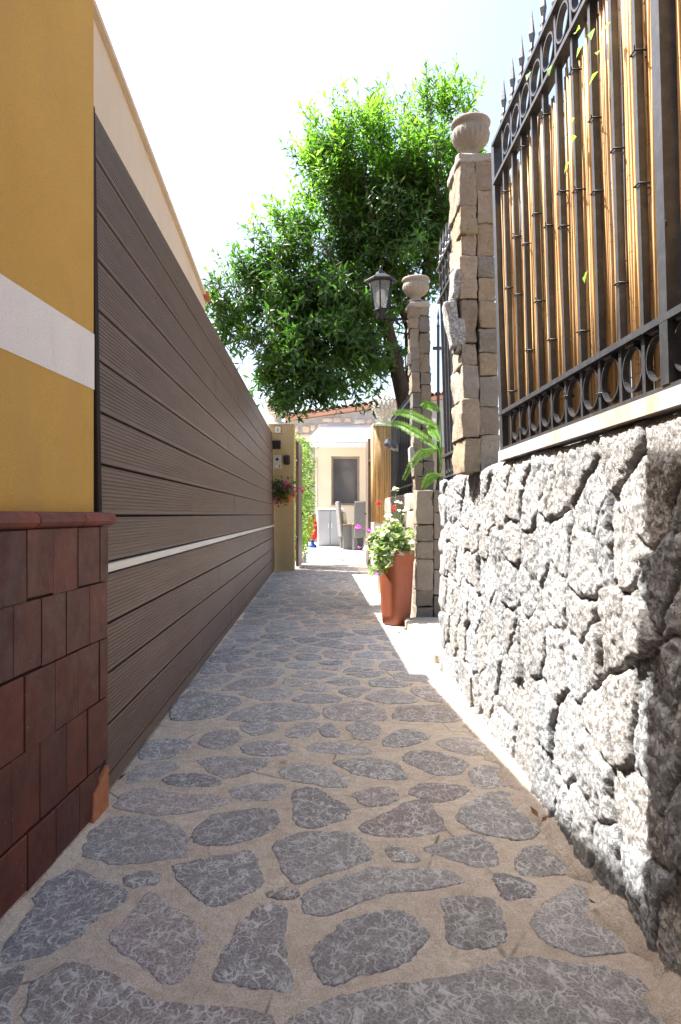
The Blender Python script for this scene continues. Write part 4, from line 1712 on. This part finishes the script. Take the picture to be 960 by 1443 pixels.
    m.box((p0.x, F - .034, p1.z), (p1.x, F - .0305, p0.z))
    m.build('key_slot', 'black', t)

    a, b = q(400, 641.5), q(409, 655)
    t = thing('key_box', 'rounded black box on the ochre pillar, beside the intercom', 'box', ((a.x + b.x) / 2, F, b.z))
    m = MB(); m.box((a.x, F - .05, b.z), (b.x, F, a.z), bev=.022); m.build('body', 'black', t)
    m = MB(); m.box((a.x + .02, F - .056, b.z + .03), (b.x - .02, F - .0505, a.z - .03), bev=.002); m.build('cover', 'brown_box', t)

    # little dark pipe end on the cap
    m = MB(); p = q(403.5, 596); m.lathe([(.02, 0), (.02, .05), (.012, .055)], (p.x, 12.6, 2.612), 10)
    tag(m.build('camera_stub', 'black', None, (p.x, 12.6, 2.612)), 'tiny dark stub on top of the ochre pillar', 'fitting')

    # wall basket with flowers
    p = q(405, 700)
    t = thing('wall_planter', 'clay half bowl with magenta flowers on the ochre pillar', 'planter', (p.x, F, p.z))
    m = MB()
    vs, fs = [], []
    prof = [(.02, -.10), (.09, -.07), (.14, -.01), (.165, .05), (.172, .07), (.16, .075), (.15, .05)]
    n = 14
    for r_, z in prof:
        for k in range(n + 1):
            aa = math.pi + math.pi * k / n
            vs.append((p.x + r_ * math.cos(aa), F + r_ * math.sin(aa) * .9 - .001, p.z + z))
    for l in range(len(prof) - 1):
        for k in range(n):
            fs.append((l * (n + 1) + k, l * (n + 1) + k + 1, (l + 1) * (n + 1) + k + 1, (l + 1) * (n + 1) + k))
    m.add(vs, fs, 0, True)
    m.build('bowl', 'terracotta_new', t)
    m = MB()
    fl = MB()
    for k in range(420):
        pp = P(random.gauss(395, 9), random.gauss(692, 7.5), 12.3 + jit(.14))
        m.leaf(pp, (jit(1), -.5 + jit(.7), jit(.8)), (jit(1), -.4, 1), .06, .034, 0, tn(.7, 1.4))
    for k in range(60):
        pp = P(398 + jit(18), 686 + jit(5), 12.35 + jit(.1))
        m.leaf(pp, (jit(.6), jit(.5), 1), (0, -1, .2), .09, .022, 0, tn(.9, 1.6))
    m.build('foliage', 'dark_leaf', t)
    for (px, py, r_) in ((381, 679, .05), (399, 684, .055), (406, 683, .06), (413, 689, .05), (427, 690, .05), (388, 706, .055), (384, 695, .03), (393, 700, .03), (402, 688, .04), (380, 688, .035)):
        fl = MB()
        petals(fl, P(px, py, 12.25), r_, 26)
        if px == 427:
            fl.tube([P(412, 692, 12.3), P(px, py, 12.25)], .004, 5)
        fl.build('flower', 'magenta', t)

    # spot lamp on an arm beside the reeds
    t = thing('spot_lamp', 'silver spot lamp on a thin post before the dark bars', 'lamp', (1.0, 9.0, 1.2))
    m = MB()
    a = P(569, 645, 9.0)
    m.tube([(a.x, 9.0, 1.2), (a.x, 9.0, a.z - .1), (a.x, 9.0, a.z)], .014, 8)
    m.build('post', 'grey_metal', t)
    m = MB()
    b0, b1 = P(570, 640, 9.0), P(546, 623, 8.8)
    m.tube([b0, b0.lerp(b1, .45), b0.lerp(b1, .5), b1], [.02, .028, .045, .055], 12)
    m.build('head', 'grey_metal', t)


build_far_gate()


# ------------------------------------------------------------------ house at the end
def build_house():
    YF = 20.0
    h = thing('house', 'stone and plaster house with a tiled roof closing the alley', 'house', (1.0, 20.4, .2))
    # sloping gable wall
    X0, X1 = P(405, 590, YF).x, 4.5
    zl = P(405, 593, YF).z
    sl = (P(535, 575, YF).z - zl) / (P(535, 575, YF).x - X0)
    zf = lambda x: zl + sl * (x - X0)
    m = MB()
    rs = random.Random(11)
    # rubble stone face as blocks left and above, one rough sheet behind
    vs = [(X0, YF + .35, 0), (X1, YF + .35, 0), (X1, YF + .35, zf(X1)), (X0, YF + .35, zf(X0))]
    back = [(x, YF + 4.7, z) for x, y, z in vs]
    m.add(vs + back, [(0, 1, 2, 3), (1, 5, 6, 2), (4, 0, 3, 7), (7, 6, 5, 4)], 0, False, (.9, .85, .78))
    z = .15
    k = 0
    while z < 4.2:
        hh = rs.uniform(.16, .26)
        x = X0 + .01
        while x < 3.2:
            w = rs.uniform(.18, .42)
            if z + hh < zf(x) - .02 and (x + w < -.04 or z > 2.97):
                v = rs.uniform(1.5, 1.95)
                hue = rs.choice([(1, 1, 1), (1.1, .95, .85), (1.05, .9, .85), (.95, .95, .95)])
                rough_block(m, (x + w / 2 + rs.uniform(-.03, .03), YF + .18, z + hh / 2 + rs.uniform(-.03, .03)), (w * rs.uniform(.7, 1) - .02, .40, hh * rs.uniform(.7, 1) - .015), 1500 + k, .022, 5, .05, (v * hue[0], v * hue[1], v * hue[2]))
                k += 1
            x += w
        z += hh
    m.build('stone_wall', 'pillar', h)
    m = MB()
    xp = P(444, 0, YF).x - .004
    YM = YF + .022
    for xa, xb, za in ((X0 + .01, xp, .1), (xp + .003, 4.4, 2.904)):
        q = [(xa, YM, za), (xb, YM, za), (xb, YM, zf(xb) - .01), (xa, YM, zf(xa) - .01)]
        q += [(x, YF + .31, z) for x, y, z in q]
        m.add(q, [(0, 1, 2, 3), (7, 6, 5, 4), (0, 3, 7, 4), (1, 5, 6, 2), (3, 2, 6, 7), (0, 4, 5, 1)])
    m.build('wall_mortar', 'limestone', h)
    # plaster panel with window opening
    px0, px1 = P(444, 0, YF).x, 2.6
    wx0, wx1 = P(467, 0, YF).x, P(507, 0, YF).x
    wz0, wz1 = P(0, 712, YF).z, P(0, 643, YF).z
    YP = YF - .06
    m = MB()
    m.box((px0, YP, .15), (wx0, YF + .3, 2.9))
    m.box((wx1, YP, .15), (px1, YF + .3, 2.9))
    m.box((wx0, YP + .0, wz1), (wx1, YF + .3, 2.9))
    m.box((wx0, YP + .0, .15), (wx1, YF + .3, wz0))
    m.build('plaster_wall', 'plaster', h)
    m = MB()
    m.box((wx0 - .03, YP - .05, wz0 - .05), (wx1 + .03, YP - .002, wz0 - .004), bev=.006)
    m.build('sill', 'cream', h)
    f = MB()
    yw = YF + .12
    fw = .06
    for lo, hi in (((wx0, yw, wz0), (wx0 + fw, yw + .05, wz1)), ((wx1 - fw, yw, wz0), (wx1, yw + .05, wz1)), ((wx0 + fw, yw, wz1 - fw), (wx1 - fw, yw + .05, wz1)), ((wx0 + fw, yw, wz0), (wx1 - fw, yw + .05, wz0 + fw))):
        f.box(lo, hi)
    fo = f.build('window', 'frame', h)
    m = MB()
    m.box((wx0 + fw, yw + .02, wz0 + fw), (wx1 - fw, yw + .03, wz1 - fw))
    m.build('pane', 'glass', fo)
    # eave band and roof tiles along the verge
    m = MB()
    m.bar((X0 - .06, YF - .08, zf(X0) + .045), (X1, YF - .08, zf(X1) + .045), .09, .22, up=(0, 1, 0))
    m.build('eave', 'coral', h)
    m = MB()
    vs = [(X0 - .1, YF - .22, zf(X0) + .10), (X1, YF - .22, zf(X1) + .10), (X1, YF + 5, zf(X1) + .5), (X0 - .1, YF + 5, zf(X0) + .5)]
    m.add(vs, [(0, 1, 2, 3)])
    x = X0 - .05
    k = 0
    while x < 3.6:
        z = zf(x) + .125
        t = random.uniform(.75, 1.25)
        vs, fs = [], []
        for (yy, dz, r_) in ((YF - .26 + jit(.02), 0, .095), (YF + .6, .05, .085)):
            for q in range(7):
                a = math.pi * q / 6
                vs.append((x + r_ * math.cos(a), yy, z + dz + r_ * math.sin(a) * .8))
        for q in range(6):
            fs.append((q, q + 1, 8 + q, 7 + q))
        inner = [(vx, vy, vz - .022) for vx, vy, vz in vs[:7]]
        n0 = len(vs)
        vs += inner
        fs += [(q, n0 + q, n0 + q + 1, q + 1) for q in range(6)]
        m.add(vs, fs, 0, False, (t, t * random.uniform(.9, 1.05), t * .95))
        x += .185
        k += 1
    m.build('roof', 'roof_tile', h)
    m = MB()
    m.tube([(px0 + .05, YP - .02, .2), (px0 + .05, YP - .02, 2.6)], .018, 8)
    m.build('drainpipe', 'enamel', h)

    # awning
    a = thing('awning', 'white canvas awning over the window of the far house', 'awning', (.6, 19, 2.6))
    m = MB()
    tl, tr_ = (.10, YF - .08, 3.50), (2.3, YF - .08, 3.50)
    bl, br = (-.385, 17.5, 2.78), (2.3, 17.5, 2.78)
    n = 12
    vs, fs = [], []
    for i in range(n + 1):
        f = i / n
        for j in range(n + 1):
            g = j / n
            A = Vector(tl).lerp(Vector(tr_), g); B = Vector(bl).lerp(Vector(br), g)
            p = A.lerp(B, f)
            p.z -= .05 * math.sin(math.pi * f)
            vs.append(p)
    for i in range(n):
        for j in range(n):
            fs.append((i * (n + 1) + j, (i + 1) * (n + 1) + j, (i + 1) * (n + 1) + j + 1, i * (n + 1) + j + 1))
    m.add(vs, fs, 0, True)
    m.build('canvas', 'awning', a)
    m = MB()
    vs, fs = [], []
    for j in range(61):
        x = -.385 + 2.685 * j / 60
        vs += [(x, 17.49 + .006 * math.sin(j * 1.7), 2.785), (x, 17.485 + .012 * math.sin(j * 1.3), 2.655 + .004 * math.cos(j * 2.1))]
    fs = [(2 * j, 2 * j + 1, 2 * j + 3, 2 * j + 2) for j in range(60)]
    m.add(vs, fs, 0, True)
    m.build('valance', 'awning', a)
    m = MB()
    m.tube([(-.385, 17.5, 2.79), (2.3, 17.5, 2.79)], .02, 8)
    for x in (-.3, 2.2):
        m.tube([(x, 17.52, 2.77), (x + .35, 18.6, 2.75), (x + .3, YF - .07, 2.85)], .018, 8)
    m.build('arm', 'grey_metal', a)

    # climbing hedge on the left of the terrace
    hd = thing('hedge', 'bright yellow-green hedge climbing beside the folded gate leaf', 'hedge', (-.4, 15.3, 0))
    m = MB()
    for k in range(3800):
        f = random.random()
        Y = 14.1 + 2.5 * f
        z = random.uniform(.05, 2.55 - .1 * mnoise.noise(Vector((Y * 3, 0, 0))))
        bul = .10 + .10 * mnoise.noise(Vector((Y * 2.2, z * 2.2, 4))) + .05 * math.sin(z * 2.2)
        x = -.47 + .30 * f + bul + random.uniform(-.28, .03) - .13 * max(0, min(1, 1.3 - z))
        m.leaf((x, Y, z + terrace_z(Y)), (random.uniform(0, 1), -.5 + jit(.6), jit(.8)), (.5, -.6 + jit(.5), .7), .085, .05, 0, tn(.7, 1.35, .08))
    m.build('foliage', 'hedge_leaf', hd)
    m = MB()
    for k in range(9):
        Y = 14.2 + .27 * k
        x = -.60 + .033 * k
        m.tube([(x, Y, terrace_z(Y)), (x + jit(.05), Y + jit(.1), 1.2), (x + jit(.05), Y, 2.2)], [.025, .018, .008], 6)
    m.build('stem', 'bark', hd)
    m = MB()
    z0 = terrace_z(14.8)
    m.box((-.40, 14.3, z0 - .03), (-.27, 16.2, z0 + .10), bev=.01)
    tag(m.build('kerb', 'concrete', None, (-.33, 15, z0)), 'low clay-coloured kerb at the foot of the hedge', 'kerb')


build_house()


def build_terrace_things():
    # cupboard
    Y = 18.4
    zf = terrace_z(Y)
    a, b = P(447, 0, Y).x, P(484, 0, Y).x
    zt = P(0, 716, Y).z
    c = thing('storage_cupboard', 'grey two-door resin storage cupboard on the terrace', 'cupboard', ((a + b) / 2, Y + .2, zf))
    m = MB(); m.box((a + .01, Y + .02, zf), (b - .01, Y + .50, zt - .06), bev=.01); m.build('body', 'cab', c)
    mid = (a + b) / 2
    for x0, x1 in ((a + .02, mid - .006), (mid + .006, b - .02)):
        m = MB(); m.box((x0, Y - .012, zf + .04), (x1, Y + .018, zt - .07), bev=.008)
        d = m.build('door', 'cab', c)
        m = MB()
        hx = x1 - .05 if x0 < mid - .2 else x0 + .02
        m.box((hx, Y - .03, zf + .48), (hx + .03, Y - .013, zf + .60), bev=.005)
        m.build('handle', 'cab_light', d)
    m = MB(); m.box((a - .015, Y - .035, zt - .058), (b + .015, Y + .52, zt), bev=.018); m.build('top', 'cab_light', c)
    m = MB()
    m.box((a + .08, Y - .016, zt - .072), (b - .02, Y + .0, zt - .059))
    m.build('lid_gap', 'black', c)

    # red folded parasol in a blue stand
    Y = 18.0
    zf = terrace_z(Y)
    x = P(439.5, 0, Y).x
    p = thing('parasol', 'folded red parasol standing by the grey cupboard', 'parasol', (x, Y, zf))
    m = MB()

    def mod(i, k, a, z):
        return 1 + .28 * math.cos(a * 6 + z * 1.5)
    for dx, hh in ((-.045, .78), (.055, .80)):
        m.lathe([(.035, .20), (.062, .26), (.07, .42), (.062, .60), (.045, .74), (.02, hh + .03)], (x + dx, Y, zf), 36, 0, mod)
    m.build('canopy', 'red_cloth', p)
    m = MB(); m.tube([(x, Y, zf + .05), (x, Y, zf + .9)], .014, 8); m.build('pole', 'enamel', p)
    m = MB(); m.lathe([(.10, 0), (.115, .02), (.11, .06), (.05, .10), (.03, .19)], (x + .02, Y - .02, zf), 20); m.build('stand', 'blue', p)

    # wicker chairs
    def chair(label, x, Y, rz, cush):
        zf = terrace_z(Y)
        c = thing('wicker_chair', label, 'chair', (x, Y, zf), 'wicker chairs on the terrace')
        Rm = Matrix.Rotation(rz, 3, 'Z')
        O = Vector((x, Y, zf))

        def T(mb):
            mb.v = [tuple(O + Rm @ Vector(q)) for q in mb.v]
            return mb
        # local: seat faces -y, back at +y
        m = MB(); m.box((-.27, -.27, .32), (.27, .27, .43), bev=.02); T(m).build('seat', 'wicker', c)
        m = MB(); m.box((-.27, .22, .30), (.27, .285, 1.18), bev=.018, rot=Matrix.Rotation(-.09, 3, 'X'), piv=(0, .25, .3)); T(m).build('backrest', 'wicker', c)
        for sx in (-1, 1):
            m = MB(); m.box((sx * .255 - .035, -.27, .0), (sx * .255 + .035, .24, .60), bev=.015); T(m).build('arm_panel', 'wicker', c)
            m = MB(); m.box((sx * .255 - .042, -.28, .602), (sx * .255 + .042, .25, .63), bev=.008); T(m).build('armrest', 'wood', c)
        for sx in (-1, 1):
            for sy in (-1, 1):
                m = MB(); m.bar((sx * .2, sy * .2, 0), (sx * .2, sy * .2, .33), .045); T(m).build('leg', 'wicker', c)
        if cush:
            m = MB(); m.box((-.21, -.24, .435), (.21, .2, .52), bev=.03); T(m).build('seat_cushion', 'cushion', c)
            m = MB(); m.box((-.20, .10, .53), (.20, .21, .92), bev=.04, rot=Matrix.Rotation(-.12, 3, 'X'), piv=(0, .16, .5)); T(m).build('back_cushion', 'cushion', c)
    chair('wicker chair with beige cushions, turned sideways beside the cupboard', .84, 17.6, R(96), True)
    chair('grey wicker chair seen from behind, next to the open gate leaf', 1.12, 17.4, R(188), False)

    # white trough beside the gate foot
    t = thing('white_planter', 'white planter half hidden behind the flowering terracotta planter', 'plant pot', (.90, 9.2, .02))
    m = MB(); m.lathe([(.10, 0), (.115, .02), (.13, .3), (.137, .36), (.145, .365), (.145, .40), (.13, .40), (.125, .36)], (.87, 9.0, .012), 28); m.build('pot', 'white_stucco', t)
    m = MB()
    for k in range(160):
        aa = random.uniform(0, 6.283); s = random.random() ** .5 * .17
        m.leaf((.87 + math.cos(aa) * s, 9.0 + math.sin(aa) * s, .40 + random.uniform(0, .16)), (math.cos(aa), math.sin(aa), jit(.6)), (0, 0, 1), .06, .035, 0, tn(.8, 1.3))
    m.build('foliage', 'pot_leaf', t)

    # fallen leaves
    spots = [(772, 1166, .045, 'brown curled leaf against the foot of the stone wall'), (788, 1172, .03, 'small orange leaf fallen at the wall foot, beside the brown curled leaf'), (832, 1287, .04, 'dark reddish leaf on a flagstone near the bottom right'),
             (398, 800, .05, 'dry leaf fallen before the ochre pillar'), (428, 803, .06, 'dry leaf lying by the terrace threshold'), (165, 1112, .04, 'rusty crumpled leaf at the gate corner'), (600, 892, .06, 'dry leaf in the sun beside the pot foot'), (560, 919, .035, 'tiny dark leaf in the middle of the path')]
    for i, (px, py, L, lab) in enumerate(spots):
        x, y = G(px, py)
        if i < 2:
            x = min(x, WX(y) - .05)
        m = MB()
        rr = random.uniform(0, 6.28)
        m.leaf((x, y, .03), (math.cos(rr), math.sin(rr), .25), (jit(.5), jit(.5), 1), L, L * .5, 0, tn(.7, 1.2), -.5)
        tag(m.build('fallen_leaf', 'dry_leaf', None, (x, y, .03)), lab, 'leaf', 'dry leaves fallen on the path')


build_terrace_things()

# ------------------------------------------------------------------ light, world, camera
sun_dir = Vector((-1.46, .77, 2.58)).normalized()     # towards the sun
el = math.asin(sun_dir.z)
az = math.atan2(sun_dir.x, sun_dir.y)                  # from +Y towards +X
w = bpy.data.worlds.new('World')
SC.world = w
w.use_nodes = True
nt = w.node_tree
sky = nt.nodes.new('ShaderNodeTexSky')
sky.sky_type = 'NISHITA'
sky.sun_disc = False
sky.sun_elevation = el
sky.sun_rotation = az
sky.air_density = 1.0
sky.dust_density = 4.5
sky.ozone_density = 1.0
bg = nt.nodes['Background']
nt.links.new(sky.outputs[0], bg.inputs[0])
bg.inputs[1].default_value = .10

sl = bpy.data.lights.new('sun', 'SUN')
sl.energy = 5.0
sl.angle = R(.53)
sl.color = (1, .965, .915)
so = bpy.data.objects.new('sun', sl)
COL.objects.link(so)
so.rotation_euler = sun_dir.to_track_quat('Z', 'Y').to_euler()

cam = bpy.data.cameras.new('camera')
cam.sensor_fit = 'VERTICAL'
cam.sensor_height = 36
cam.sensor_width = 24
cam.lens = FPX / 1443 * 36
cam.shift_x = (480 - VX) / 1443
cam.shift_y = (VY - 721.5) / 1443
cam.clip_start = .05
cam.clip_end = 2000
co = bpy.data.objects.new('camera', cam)
COL.objects.link(co)
co.location = (0, 0, 1)
co.rotation_euler = (R(90), 0, 0)
SC.camera = co

SC.view_settings.view_transform = 'Standard'
SC.view_settings.look = 'None'
SC.view_settings.gamma = 1
SC.view_settings.use_curve_mapping = False
SC.view_settings.exposure = 2.05
SC.render.engine = 'CYCLES'
SC.cycles.max_bounces = 10
SC.cycles.transparent_max_bounces = 12
